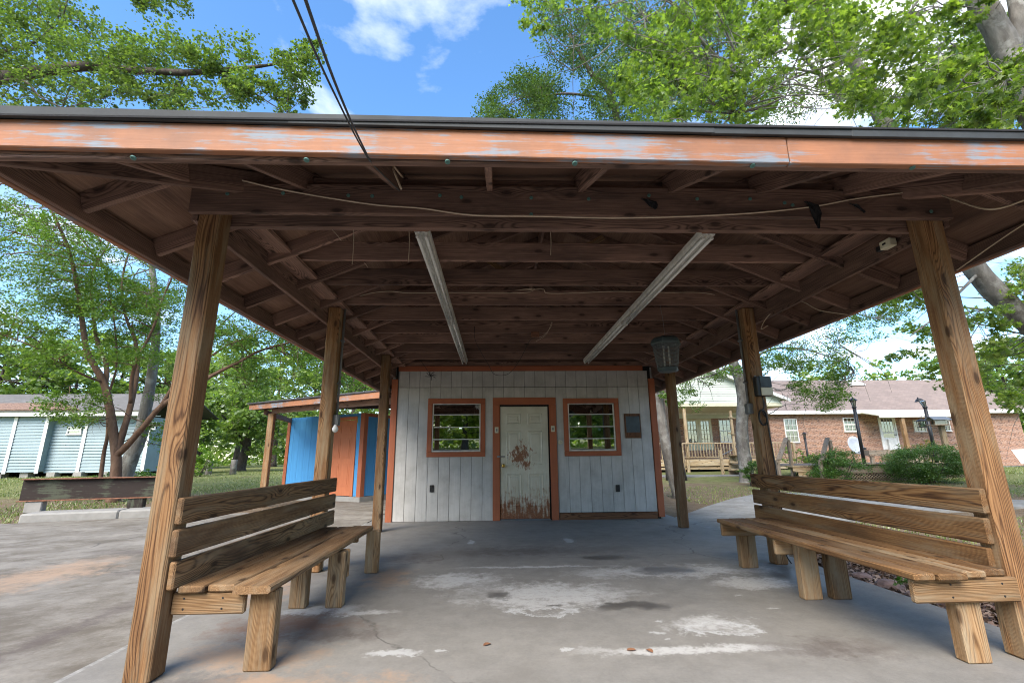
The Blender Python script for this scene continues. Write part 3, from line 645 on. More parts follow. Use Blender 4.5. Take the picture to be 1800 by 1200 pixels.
block('threshold', (0.084, YW-.05, 0.001), (0.994, YW+.006, 0.024), GREYM, HUT)
for x, z in ((0.015, 1.62), (1.085, 1.635)):
    q = block('light_switch', (x-.035, YW-.05, z-.055), (x+.035, YW-.037, z+.055), CREAM, HUT); block('rocker', (x-.015, YW-.055, z-.025), (x+.015, YW-.0505, z+.025), GREYM, q)
for x, z in ((-1.178, .572), (2.268, .54)):
    q = block('outlet_cover', (x-.037, YW-.035, z-.062), (x+.037, YW-.0135, z+.062), BLACK, HUT); block('outlet_lid', (x-.028, YW-.041, z+.004), (x+.028, YW-.0355, z+.052), BLACK, q); block('outlet_lid', (x-.028, YW-.041, z-.052), (x+.028, YW-.0355, z-.004), BLACK, q)
lathe('round_socket', [(.042, 0), (.042, .014), (.025, .018), (.02, .010)], CREAM, HUT, (1.223, YW-.0135, 1.385), 14, (0, -1, 0))
PQ = block('notice_board', (2.474, YW-.03, 1.452), (2.782, YW-.0135, 1.914), KICK, HUT, axis=2)
block('dark_sheet', (2.50, YW-.034, 1.56), (2.765, YW-.0305, 1.865), DKGREEN, PQ, 0.002)

# ------------------------------------------------------------------ benches
def bench(side):
    BENCH = BENCHD if side == 'L' else BENCHR
    s = 1 if side == 'L' else -1                 # inward direction
    xp = XL+.072 if side == 'L' else XR-.072      # inner face of the posts
    X = lambda d: xp+s*d
    B = thing('bench', (X(0.25), 4.1, 0), ('dark worn plank bench with a bowed front plank, fixed to the left-hand posts' if side == 'L' else 'brown plank bench with a pale middle seat board, fixed to the right-hand posts'), 'bench', 'two plank benches facing each other across the floor')
    def bx(nm, d0, d1, y0, y1, z0, z1, mat, ax): return block(nm, (min(X(d0), X(d1)), y0, z0), (max(X(d0), X(d1)), y1, z1), mat, B, 0.008, ax)
    if side == 'L': zz = ((.776, .920, 2.835), (.606, .750, 2.83), (.438, .582, 2.85))
    else: zz = ((.772, .918, 2.845), (.600, .748, 2.86), (.436, .580, 2.885))
    for z0, z1, y0 in zz: bx('back_board', .002, .040, y0, 5.47, z0, z1, BENCH, 1)
    # seat planks
    if side == 'L':
        for d0, d1, y0 in ((.046, .190, 2.885), (.196, .345, 2.905)): bx('seat_plank', d0, d1, y0, 5.14, .414, .452, BENCH, 1)
        # the bowed front plank: a swept board
        N = 14; V = []; F = []
        for i in range(N+1):
            t = i/N; y = 2.865+t*(5.14-2.865); o = .030*math.sin(math.pi*min(1, t*1.15))
            d0, d1 = .356+o*1.0-.004*t, .560+o*.55-.012*t; zz0, zz1 = .411+.004*math.sin(3*t), .453+.006*math.sin(2.3*t)
            a, b = X(d0), X(d1); V += [(y, a, zz0), (y, b-s*.012, zz0), (y, b, zz0+.012), (y, b, zz1-.010), (y, b-s*.012, zz1), (y, a, zz1)]
        for i in range(N): F += [(i*6+j, i*6+(j+1) % 6, i*6+6+(j+1) % 6, i*6+6+j) for j in range(6)]
        F += [tuple(range(6)), tuple(range(N*6+5, N*6-1, -1))]
        V = [(v[0]-4, v[1]-X(.46), v[2]-.432) for v in V]
        me = poly_me('seat_plank', V, F, BENCH); bm = bmesh.new(); bm.from_mesh(me); bmesh.ops.recalc_face_normals(bm, faces=bm.faces); bm.to_mesh(me); bm.free()
        link('seat_plank', me, B, Matrix(((0, 1, 0, X(.46)), (1, 0, 0, 4), (0, 0, 1, .432), (0, 0, 0, 1))))
    else:
        for d0, d1, y0, m in ((.046, .188, 2.80, BENCH), (.194, .336, 2.765, LEGW), (.345, .512, 2.72, BENCH), ): bx('seat_plank', d0, d1, y0, 5.13, .445, .483, m, 1)
        bx('seat_plank', .518, .640, 2.735, 5.12, .444, .482, BENCH, 1)
    z0, z1 = (.298, .412) if side == 'L' else (.318, .443)
    for i, y in enumerate((2.92, 4.105, 5.135) if side == 'L' else (2.785, 4.12, 5.07)):
        bx('seat_bearer', .002, .40 if side == 'L' else .615, y, y+.040, z0, z1, LEGW, 0)
    if side == 'L':
        for d0, d1, y in ((.412, .560, 2.955), (.47, .60, 4.06), (.19, .32, 4.06), (.47, .60, 5.18)): bx('leg', d0, d1, y, y+.085, 0, .408, LEGW, 2)
        bx('leg', .47, .605, 4.15, 4.19, .20, .409, LEGW, 2)
    else:
        for d0, d1, y in ((.205, .345, 2.83), (.335, .485, 4.02), (.095, .25, 4.02), (.25, .42, 5.115)): bx('leg', d0, d1, y, y+.085, 0, .44, LEGW, 2)
    # dark screw heads on the bearers
    for d in (.10, .40):
        for z in (z0+.03, z1-.03): lathe('screw_head', [(.006, 0), (.005, .002)], BLACK, B, (X(d if side == 'R' else d*.7), (2.785 if side == 'R' else 2.92), z), 8, (0, -1, 0))
bench('L'); bench('R')

# ------------------------------------------------------------------ strip lights
def strip_light(x, yy0, yy1, joint, label):
    T = thing('strip_light', (x, (yy0+yy1)/2, 2.875), label, 'light', 'twin tube strip lights under the joists')
    for a, b in ((yy0, joint-.004), (joint+.004, yy1)):
        V = []; F = []
        prof = [(-.058, 2.872), (-.058, 2.835), (-.050, 2.812), (-.014, 2.822), (0, 2.806), (.014, 2.822), (.050, 2.812), (.058, 2.835), (.058, 2.872)]
        for y in (a, b): V += [(x+p, y, z) for p, z in prof]
        n = len(prof); F += [(i, (i+1) % n, n+(i+1) % n, n+i) for i in range(n)]+[tuple(range(n)), tuple(range(2*n-1, n-1, -1))]
        link('housing', poly_me('housing', V, F, WHITEM), T)
        for s in (-.033, .033):
            tube('lamp_tube', [(x+s, a+.05, 2.797), (x+s, b-.05, 2.797)], .013, TUBEW, T, 8, 0)
            for y in (a+.028, b-.028): block('lamp_holder', (x+s-.012, y-.012, 2.782), (x+s+.012, y+.012, 2.818), WHITEM, T)
    block('end_box', (x-.060, yy0-.05, 2.822), (x+.060, yy0-.001, 2.873), RUSTY, T)
strip_light(-.575, 3.33, 8.46, 5.88, 'rust-ended white strip light on the left side of the pavilion ceiling')
strip_light(1.68, 3.33, 8.46, 5.88, 'rust-ended white strip light on the right side of the pavilion ceiling')

# ------------------------------------------------------------------ bug zapper
Z = thing('bug_zapper', (1.99, 5.27, 2.06), 'black lantern-shaped bug zapper hanging from a joist', 'bug zapper')
lathe('hood', [(.176, 2.375), (.18, 2.40), (.165, 2.44), (.125, 2.47), (.03, 2.482)], DKGREEN, Z, (1.99, 5.27, 0), 6, smooth=False)
lathe('base', [(.10, 2.063), (.122, 2.075), (.122, 2.105), (.10, 2.115)], DKGREEN, Z, (1.99, 5.27, 0), 6, smooth=False)
cg = Tubes()
for k in range(30):
    a = 2*math.pi*k/30; cg.add([(1.99+.114*math.cos(a), 5.27+.114*math.sin(a), 2.11), (1.99+.152*math.cos(a), 5.27+.152*math.sin(a), 2.385)], .0022, 4)
for j in range(18):
    z = 2.12+j*.0152; r = .114+.038*(z-2.11)/.275
    cg.add([(1.99+r*math.cos(q*math.pi/12), 5.27+r*math.sin(q*math.pi/12), z) for q in range(25)], .0026, 4)
cg.build('cage', plain('cage_plastic', (0.13, 0.145, 0.15), 0.5), Z)
for dx in (-.03, .03): tube('lamp', [(1.99+dx, 5.27, 2.12), (1.99+dx, 5.27, 2.37)], .012, TUBEW, Z, 8, 0)
tube('hanging_wire', [(1.99, 5.27, 2.48), (1.985, 5.28, 2.7), (1.97, 5.29, 2.88)], .0022, GREYM, Z, 5)

# ------------------------------------------------------------------ wiring on the timber
def cable(label, pts, r=.0052, mat=None, n=7, name='cable'):
    o = tube(name, pts, r, mat or CREAMCABLE, None, 6, n); return tag(o, label, 'cable')
yb = YF-.120
FB = [(300, 315), (330, 317), (400, 313), (480, 330), (560, 345), (660, 360), (740, 366), (830, 378), (940, 380), (1060, 383), (1150, 382), (1260, 378), (1340, 373), (1430, 363), (1500, 350), (1570, 341), (1625, 335)]
pts = [pt(82, 262, EY0+.085), pt(140, 275, 2.25), pt(200, 297, 2.6)]+[pt(u, v, yb) for u, v in FB]+[pt(1680, 352, 2.55), pt(1740, 368, 2.35), pt(1800, 352, 2.3), pt(1870, 325, 2.2)]
cable('long cream cable sagging along the front beam', pts)
cable('short cream cable end looping up behind the left fascia', [pt(140, 272, 2.22), pt(190, 274, 2.35), pt(260, 297, 2.6), pt(330, 309, yb), pt(395, 304, 2.85)], .004)
cable('cream cable dropping past the right front post to the eave', [pt(1840, 372, 2.35), pt(1800, 394, 2.5), pt(1750, 427, 2.75), pt(1682, 475, 3.05)], .0045)
yj = 5.30-.026
cable('cream cable stapled to the joist from the left conduit', [(XL+.085, 5.35, 2.93)]+[pt(u, v, yj) for u, v in ((640, 518), (680, 512), (725, 515), (800, 514), (870, 515), (925, 514), (938, 507))]+[(.17, yj+.02, 3.05)], .005)
cable('cream cable stapled to the joist from the right conduit', [(.27, yj+.02, 3.05)]+[pt(u, v, yj) for u, v in ((953, 508), (962, 515), (1010, 515), (1080, 512), (1160, 514), (1240, 515))]+[(XR-.10, 5.33, 2.94)], .005)
cable('loose loops of cream cable hanging off the right side beam', [pt(1350, 572, 5.0), pt(1338, 578, 5.0), pt(1345, 562, 5.0), pt(1360, 548, 4.9), pt(1405, 530, 4.6), pt(1440, 545, 4.35), pt(1490, 553, 4.2)], .0045)
def conduit(x, s, z0, label):
    T = thing('conduit', (x, 5.345, z0), label, 'conduit', 'grey conduits on the middle posts')
    tube('pipe', [(x, 5.345, 2.93), (x, 5.345, z0)], .0135, CONDUIT, T, 8, 0)
    for z in (2.45, 1.95): block('strap', (x-.02, 5.32, z-.012), (x+.02, 5.372, z+.012), CONDUIT, T)
    b = block('junction_box', (x-.028, 5.29, z0-.12), (x+.028, 5.385, z0), CONDUIT, T, .006)
    block('cover', (x+s*.029-.004, 5.297, z0-.112), (x+s*.029+.004, 5.378, z0-.008), GREYM, b)
    return T
c = conduit(XL+.092, 1, 1.60, 'grey conduit and box down the inner side of the left middle post')
lathe('lamp_bulb', [(.008, 0), (.03, .02), (.034, .045), (.02, .07), (.014, .085)], WHITEP, c, (XL+.11, 5.27, 1.40), 12)
conduit(XR-.092, -1, 1.70, 'grey conduit and box down the inner side of the right middle post')
T = thing('timer_box', (3.03, YM-.11, 1.76), 'black box with a beige lower panel screwed to the right middle post', 'electrical box')
block('case', (2.945, YM-.155, 1.765), (3.115, YM-.072, 1.99), BLACK, T, .01); block('lower_panel', (2.985, YM-.166, 1.772), (3.117, YM-.156, 1.862), CREAM, T, .006); block('upper_panel', (2.985, YM-.162, 1.87), (3.115, YM-.156, 1.985), DKGREEN, T, .006)
for dx in (-.03, .03): block('mounting_lug', (3.0+dx, YM-.085, 1.99), (3.02+dx, YM-.073, 2.012), GREYM, T)
co = [(3.02, YM-.1, 1.77), (3.03, YM-.1, 1.66), (3.0, YM-.1, 1.6)]
for k in range(34): a = k*.75; co.append((3.0+.045*math.cos(a), YM-.085-.0006*k, 1.53+.085*math.sin(a)))
co += [(3.05, YM-.085, 1.45), (3.06, YM-.08, 1.3), (3.075, YM-.08, 1.0), (3.08, YM-.08, .6), (3.06, YM-.08, .28)]
for k in range(18): a = 1.2+k*.75; co.append((3.015+.035*math.cos(a), YM-.095, .20+.075*math.sin(a)))
co += [(3.05, YM-.095, .1), (3.09, YM-.1, .02)]
cable('black cord coiled and hung down the right middle post', co, .0065, BLACK, 3, 'power_cord')
T = thing('wire_box', tuple(pt(940, 572, 7.2)), 'small open junction box on the ceiling with dangling wires', 'electrical box')
p = pt(940, 570, 6.57); block('box', (p.x-.06, p.y-.05, 2.80), (p.x+.06, p.y+.0, 2.876), RUSTY, T)
tube('dangling_wire', [(p.x, p.y-.02, 2.80), pt(930, 600, 6.55), pt(915, 630, 6.5), pt(895, 656, 6.5), pt(870, 658, 6.5), pt(858, 640, 6.5), pt(836, 600, 6.5), pt(834, 574, 6.57)], .0035, BLACK, T, 5)
tube('dangling_wire', [(p.x+.03, p.y-.02, 2.80), pt(955, 590, 6.55), pt(968, 575, 6.5), pt(970, 566, 6.5), pt(960, 588, 6.5), pt(942, 600, 6.5)], .003, CREAMCABLE, T, 5)
for i, (u, v0, v1, Y) in enumerate(((622, 400, 465, 3.35), (719, 400, 460, 3.35), (967, 400, 448, 3.35), (580, 400, 423, 3.3), (640, 462, 470, 4.0))):
    q = (u+(-3, -1, 1, 20, 6)[i], v1); tag(tube('wire_stub', [pt(u, v0, Y), pt((u+q[0])/2+1, (v0+v1)/2, Y), pt(*q, Y)], .003, CREAMCABLE, None, 5), ('first', 'second', 'third', 'short slanting', 'smallest')[i]+' bare wire stub hanging behind the front beam, counted from the left' if i < 3 else ('short slanting wire stub behind the front beam near the left post', 'smallest wire stub under the left part of the ceiling')[i-3], 'wire')
# knotted black cord over the left window
T = thing('knotted_cord', (-1.25, YW-.1, 2.6), 'black knotted cord dangling before the hut siding above the left window', 'cord')
kb = pt(757, 660, YW-.12)
for k in range(7):
    a = k*2.4; tube('strand', [kb+Vector((.11*math.cos(a), .02*math.sin(3*a), .09*math.sin(a))), kb+Vector((.03*math.cos(a+.5), 0, .03*math.sin(a+.5))), kb+Vector((.01, 0, -.01))], .006, BLACK, T, 5)
tube('strand', [kb, kb+Vector((-.12, .02, .18)), pt(738, 632, YW-.12)], .004, BLACK, T, 5)
# switch box by the right side beam
T = thing('sensor_box', tuple(pt(1565, 418, 3.2)), 'small beige switch box on the right side beam', 'electrical box')
p = pt(1565, 418, 3.25); X = XR+.072-.03
bo = board('case', (XR+.03, 3.20, 2.705), (XR+.03, 3.30, 2.705), .06, .065, CREAM, T, bev=.006); board('lever', (XR-.004, 3.235, 2.705), (XR-.004, 3.265, 2.705), .006, .014, BLACK, T)
board('clip', (XR+.03, 3.305, 2.70), (XR+.03, 3.35, 2.70), .04, .04, BLACK, T)
# black rags hooked on the beam
RAG = plain('black_rag', (0.008, 0.008, 0.009), 0.95)
for i, (uv, lab) in enumerate((([(1417, 353, 10), (1430, 362, 20), (1437, 375, 18), (1437, 390, 10), (1439, 402, 4)], 'long frayed black rag hanging from a screw on the front beam'), ([(1132, 349, 10), (1143, 355, 22), (1150, 362, 14), (1152, 367, 6)], 'crumpled black rag on the middle of the front beam'), ([(1496, 358, 8), (1507, 362, 14), (1516, 370, 8), (1520, 373, 4)], 'small black scrap on a screw near the right end of the front beam'))):
    V = []; F = []
    for j, (u, v, w_) in enumerate(uv):
        for k in range(4):
            q = pt(u+w_*(k/3-.5)+random.uniform(-2, 2), v+random.uniform(-2, 2), YF-.118-.012*((j+k) % 2)-.004*k); V.append(q)
    for j in range(len(uv)-1): F += [(j*4+k, j*4+k+1, j*4+5+k, j*4+4+k) for k in range(3)]
    o = link('rag', poly_me('rag', V, F, RAG)); so = o.modifiers.new('thick', 'SOLIDIFY'); so.thickness = .004
    tag(o, lab, 'rag', 'black rags on the beam')
# service drop
a0 = pt(640, 268, 1.93); a1 = pt(515, 0, .85); a2 = pt(537, 0, .85)
for i, (q, r_) in enumerate(((a1, .0034), (a2, .0042))):
    d = q-a0; cable(('thinner dark overhead wire', 'thicker dark overhead wire')[i]+' slanting down to the fascia', [a0+Vector((.07, .45, .08)), a0+Vector((.02, .10, .0)), a0+Vector((.008*i, -.02, 0)), a0+d*.5+Vector((0, 0, -.015)), q, q+d*1.0+Vector((0, 0, .12)), q+d*4], r_, plain('weathered_wire', (0.05, 0.05, 0.05), .7), 5, 'overhead_wire')
tag(tube('entry_wire', [a0+Vector((.08, .45, .09)), pt(690, 292, 2.45), pt(708, 312, 2.75)], .006, CREAMCABLE), 'slack wires behind the fascia where the service comes in', 'wire')
# dry leaves blown on the floor
LV = plain('dry_leaf', (0.19, 0.085, 0.04), .8)
for i, (u, v, lab) in enumerate(((1110, 1143, 'left of two brown leaves lying together on the floor'), (1142, 1144, 'right of two brown leaves lying together on the floor'), (856, 1133, 'lone brown leaf on the middle of the floor'))):
    d = fw+rt*((u-900)/F_PX)-up*((v-600)/F_PX); t = -CAM_H/d.z; q = Vector((d.x*t, d.y*t, 0)); a = i*1.9
    V = [(math.cos(b)*.028*(1+.15*math.sin(3*b)), math.sin(b)*.017, .004+.007*abs(math.sin(b))) for b in np.linspace(0, 2*math.pi, 9)[:-1]]+[(0, 0, .003)]
    o = link('dry_leaf', poly_me('dry_leaf', V, [(j, (j+1) % 8, 8) for j in range(8)], LV), None, Matrix.Translation(q) @ Matrix.Rotation(a, 4, 'Z')); so = o.modifiers.new('t', 'SOLIDIFY'); so.thickness = .001
    tag(o, lab, 'leaf', 'dry leaves on the floor')

# ------------------------------------------------------------------ buildings round the yard
def R2(px, py, ang): return Matrix.Translation((px, py, 0)) @ Matrix.Rotation(ang, 4, 'Z')
# --- blue shed (local x along the front wall towards the left-back, local y out of the front)
NX, NY, SANG = -3.62, 13.2, math.atan2(.522, -.853)
S = thing('blue_shed', (NX, NY, 0), 'blue board shed with an orange door and a porch roof on a post', 'shed')
SM = R2(NX, NY, SANG)                      # local +x: along the front wall away from the near corner; local +y: towards... the yard side
def sblock(nm, lo, hi, mat, axis=0, par=S, bev=.004):
    o = block(nm, lo, hi, mat, None, bev, axis); M = SM @ WM[o]; WM[o] = M; o.matrix_basis = M; o.parent = par; o.matrix_parent_inverse = WM[par].inverted(); return o
LW, DW, TZ, BZ = 3.25, 2.6, 2.34, 0.13
sblock('base_slab', (-.05, -DW-.05, -.05), (LW+.05, .05, BZ-.01), PIER)
for k in range(12):                        # front boards, the door opening left free
    a, b = k*LW/12, (k+1)*LW/12-.003
    if b < .30 or a > 1.30: sblock('wall_board', (a, -.02, BZ), (b, 0, TZ), BLUE, 2)
    else:
        sblock('wall_board', (a, -.02, BZ+2.10), (b, 0, TZ), BLUE, 2)
for k in range(13):
    a, b = -DW+k*DW/13, -DW+(k+1)*DW/13-.003
    sblock('wall_board', (0.002, a-.02, BZ), (.022, b-.02, TZ), BLUE, 2); sblock('wall_board', (LW-.022, a-.02, BZ), (LW-.002, b-.02, TZ), BLUE, 2)
sblock('back_wall', (.03, -DW-.02, BZ), (LW-.03, -DW, TZ), BLUE, 2)
sblock('corner_trim', (-.028, -.115, BZ-.01), (-.001, .002, TZ), ORANGE, 2); sblock('corner_trim', (-.028, .004, BZ-.01), (.12, .030, TZ), ORANGE, 2)
sblock('corner_trim', (LW-.115, .004, BZ-.01), (LW+.025, .030, TZ), ORANGE, 2)
sblock('top_trim', (-.02, -DW, TZ-.09), (-.001, -.12, TZ), ORANGE, 1)
SD = sblock('door', (.37, -.015, BZ+.005), (1.27, .012, BZ+2.03), ORANGE2, 2)
for a in (.27, 1.275): sblock('door_casing', (a, .001, BZ), (a+.095, .028, BZ+2.04), ORANGE2, 2)
sblock('door_casing', (.27, .001, BZ+2.042), (1.37, .028, BZ+2.13), ORANGE2, 0)
for a, b in ((.46, .76), (.88, 1.18)):
    for z0, z1 in ((.25, .85), (1.0, 1.55), (1.68, 1.90)):
        sblock('door_panel', (a, .0125, BZ+z0), (b, .019, BZ+z1), ORANGE2, 2, SD, .006); sblock('door_panel', (a+.05, .0195, BZ+z0+.05), (b-.05, .025, BZ+z1-.05), ORANGE2, 2, SD, .006)
# porch roof: the low front edge stands well out from the wall
def sp(x, y, z): return SM @ Vector((x, y, z))
fa, fb = Vector((-6.55, 12.75, 2.46)), Vector((-2.35, 10.18, 2.46))
def sboard(nm, p0, p1, T_, H_, mat, par=S): return board(nm, p0, p1, T_, H_, mat, par)
back = Vector((.522, .853, 0))*6.2+Vector((0, 0, .55))
sboard('fascia', fa, fb, .035, .14, FASCIA); sboard('fascia', fa+Vector((.02, .03, .0)), fa+back, .035, .13, FASCIA)
strip_obj('roof_deck', [fa+Vector((-.03, -.02, .055)), fb+Vector((.02, -.03, .055)), fb+back+Vector((0, 0, .055)), fa+back+Vector((0, 0, .055))], .02, PLY, S)
strip_obj('roof_covering', [fa+Vector((-.06, -.05, .08)), fb+Vector((.02, -.06, .08)), fb+back+Vector((0, 0, .08)), fa+back+Vector((0, 0, .08))], .03, SHING, S)
for k in range(8):
    q = fa.lerp(fb, (k+.3)/8.0); sboard('rafter', q+Vector((.02, .03, -.02)), q+back*.95+Vector((0, 0, -.02)), .04, .12, ROOFW)
pp = fa.lerp(fb, .115)+Vector((.15, .25, 0))
block('post', (pp.x-.075, pp.y-.075, -.05), (pp.x+.075, pp.y+.075, 2.30), POST, S, .01, 2)
sboard('beam', pp+Vector((-.25, .12, -.12)), sp(LW-.1, .05, 2.26), .08, .12, ROOFW)
sboard('beam', pp+Vector((0, 0, -.10)), pp+(fb-fa)*.95+Vector((0, 0, -.10)), .06, .14, ROOFW)

# --- windows and doors for the two houses
def house_window(par, x0, x1, z0, z1, y, cols, rows, frame=.06, mat=WHITEP, curtain=CURTAIN):
    frame *= .8
    W = block('window', (x0, y-.05, z1-frame), (x1, y+.03, z1), mat, par)
    block('sill', (x0-.04, y-.07, z0-.04), (x1+.04, y+.03, z0), mat, W); block('frame', (x0, y-.05, z0), (x1, y+.03, z0+frame), mat, W)
    for a in (x0, x1-frame): block('frame', (a, y-.05, z0+frame), (a+frame, y+.03, z1-frame), mat, W, axis=2)
    zm = (z0+z1)/2; block('meeting_rail', (x0+frame, y-.045, zm-.03), (x1-frame, y+.02, zm+.03), mat, W)
    cw = (x1-x0-2*frame)/cols
    for i in range(1, cols): block('muntin', (x0+frame+i*cw-.007, y-.03, z0+frame), (x0+frame+i*cw+.007, y-.005, z1-frame), mat, W, 0, 2)
    for h0, h1 in ((z0+frame, zm-.03), (zm+.03, z1-frame)):
        for j in range(1, rows): block('muntin', (x0+frame, y-.028, h0+(h1-h0)*j/rows-.007), (x1-frame, y-.007, h0+(h1-h0)*j/rows+.007), mat, W, 0)
        board('pane', (x0+frame, y+.004, (h0+h1)/2), (x1-frame, y+.004, (h0+h1)/2), .004, h1-h0, GLASS2, W, bev=0)
    block('curtain', (x0+.02, y+.12, z0+.02), (x1-.02, y+.14, z1-.02), curtain, W)
    return (x0, x1, z0, z1)
HY = 29.5; gh = gz(22, HY)
H = thing('brick_house', (22, HY, gh), 'long red brick house with a pinkish brown shingle roof and a cream gabled porch', 'house')
def px(u0, v0, u1, v1, Y=HY):
    a, b = pt(u0, (v0+v1)/2, Y), pt(u1, (v0+v1)/2, Y); um = (u0+u1)/2
    return a.x, b.x, pt(um, v1, Y).z, pt(um, v0, Y).z
wins = [px(1379, 736, 1402, 777), px(1482, 734, 1504, 758), px(1605, 738, 1626, 758), px(1651, 738, 1669, 757), px(1264, 737, 1286, 777), px(1166, 738, 1180, 778), px(1297, 737, 1312, 777)]
doors = [px(1547, 733, 1577, 790), px(1206, 736, 1252, 791)]
house_holes = []
for i, wv in enumerate(wins): house_holes.append(house_window(H, wv[0], wv[1], wv[2], wv[3], HY-.02, 3 if i != 5 else 2, 2))
house_holes += [(d[0], d[1], d[2], d[3]) for d in doors]
wall_with_holes('brick_wall', 4.5, 33.9, gh-.3, 3.62, HY, HY+.2, house_holes, BRICK, H)
o = board('side_wall', (33.9, HY+4, (gh-.3+3.62)/2), (33.9, HY+.2, (gh-.3+3.62)/2), .2, 3.62-gh+.3, BRICK, H, bev=0)
board('side_wall', (4.5, HY+.2, (gh-.3+3.62)/2), (4.5, HY+8, (gh-.3+3.62)/2), .2, 3.62-gh+.3, BRICK, H, bev=0)
block('room_back', (4.7, HY+3, gh), (33.7, HY+3.1, 3.6), ROOMW, H); block('room_ceiling', (4.7, HY+.21, 3.5), (33.7, HY+3, 3.56), ROOMW, H)
# main roof
RZ0, RZ1 = 3.72, 6.35
strip_obj('roof', [(4.0, HY-.45, RZ0), (34.6, HY-.45, RZ0), (34.6, HY+4.1, RZ1), (4.0, HY+4.1, RZ1)], .06, PINKROOF, H)
strip_obj('roof', [(34.6, HY+8.7, RZ0), (4.0, HY+8.7, RZ0), (4.0, HY+4.1, RZ1), (34.6, HY+4.1, RZ1)], .06, PINKROOF, H)
block('fascia', (4.0, HY-.50, RZ0-.16), (34.6, HY-.455, RZ0+.06), WHITEP, H); block('soffit', (4.0, HY-.45, RZ0-.14), (34.6, HY, RZ0-.11), WHITEP, H)
rv = strip_obj('roof_vent', [(25.4, HY+3.0, 5.86), (26.5, HY+3.0, 5.86), (26.3, HY+3.5, 6.15), (25.6, HY+3.5, 6.15)], .12, WHITEP, H)
# back door with storm glass
d = doors[0]; Dd = block('back_door', (d[0]+.09, HY-.03, d[2]+.02), (d[1]-.09, HY+.0, d[2]+.75), WHITEP, H, axis=2)
for a, b in ((d[0], d[0]+.085), (d[1]-.085, d[1])): block('door_casing', (a, HY-.06, d[2]), (b, HY+.05, d[3]), WHITEP, H, axis=2)
block('door_casing', (d[0], HY-.06, d[3]-.085), (d[1], HY+.05, d[3]), WHITEP, H)
zm = (d[2]+d[3])/2+.02
for a in (d[0]+.09, d[1]-.19): block('stile', (a, HY-.03, d[2]+.752), (a+.10, HY, d[3]-.09), WHITEP, Dd, axis=2)
block('rail', (d[0]+.19, HY-.03, zm-.03), (d[1]-.19, HY, zm+.03), WHITEP, Dd)
board('pane', (d[0]+.19, HY-.012, (d[2]+.75+zm)/2), (d[1]-.19, HY-.012, (d[2]+.75+zm)/2), .004, zm-d[2]-.75, GLASS2, Dd, bev=0)
board('pane', (d[0]+.19, HY-.012, (zm+d[3])/2), (d[1]-.19, HY-.012, (zm+d[3])/2), .004, d[3]-zm-.1, GLASS2, Dd, bev=0)
for i in (1, 2, 3): x = d[0]+.19+(d[1]-d[0]-.38)*i/4; block('muntin', (x-.012, HY-.03, zm+.03), (x+.012, HY-.015, d[3]-.09), WHITEP, Dd, axis=2)
block('curtain', (d[0]+.05, HY+.25, d[2]), (d[1]-.05, HY+.28, d[3]), CURTAIN, Dd); lathe('handle', [(.03, 0), (.03, .05)], BLACK, Dd, (d[1]-.14, HY-.03, zm-.12), 8, (0, -1, 0))
# french doors
d = doors[1]; xm = (d[0]+d[1])/2
for a, b in ((d[0], xm-.004), (xm+.004, d[1])):
    Fd = block('french_door', (a, HY-.04, d[2]), (b, HY+.01, d[2]+.42), CREAM, H, axis=2); block('top_rail', (a, HY-.04, d[3]-.14), (b, HY+.01, d[3]), CREAM, Fd)
    for q in (a, b-.15): block('stile', (q, HY-.04, d[2]+.422), (q+.15, HY+.01, d[3]-.142), CREAM, Fd, axis=2)
    g0, g1 = a+.15, b-.15
    for i in (1, 2): block('muntin', (g0+(g1-g0)*i/3-.012, HY-.04, d[2]+.42), (g0+(g1-g0)*i/3+.012, HY-.012, d[3]-.14), CREAM, Fd, 0, 2)
    for j in range(1, 5): z = d[2]+.42+(d[3]-d[2]-.56)*j/5; block('muntin', (g0, HY-.038, z-.012), (g1, HY-.014, z+.012), CREAM, Fd, 0)
    board('pane', (g0, HY-.004, (d[2]+.42+d[3]-.14)/2), (g1, HY-.004, (d[2]+.42+d[3]-.14)/2), .004, d[3]-d[2]-.56, GLASS2, Fd, bev=0)
block('curtain', (d[0], HY+.4, d[2]), (d[1], HY+.43, d[3]), CURTAIN, H)
# small lean-to over the back door and its timber post
lx0 = pt(1537, 728, HY-1.6).x; lx1 = pt(1700, 728, HY-1.6).x
strip_obj('lean_to', [(lx0, HY-1.9, 3.30), (lx1, HY-1.9, 3.30), (lx1, HY-.4, 3.62), (lx0, HY-.4, 3.62)], .05, CREAM, H)
block('lean_to_fascia', (lx0, HY-1.94, 3.22), (lx1, HY-1.905, 3.34), WHITEP, H)
q = pt(1591, 760, HY-1.8); block('lean_to_post', (q.x-.1, HY-1.85, gh+.5), (q.x+.1, HY-1.65, 3.29), LEGW, H, axis=2); q = pt(1567, 780, HY-.3); block('downpipe', (q.x-.05, HY-.2, gh+.6), (q.x+.08, HY-.1, 2.0), WHITEP, H, axis=2)
block('door_stoop', (24.2, HY-1.9, gh-.2), (28.2, HY-.02, 1.25), GREYW, H)
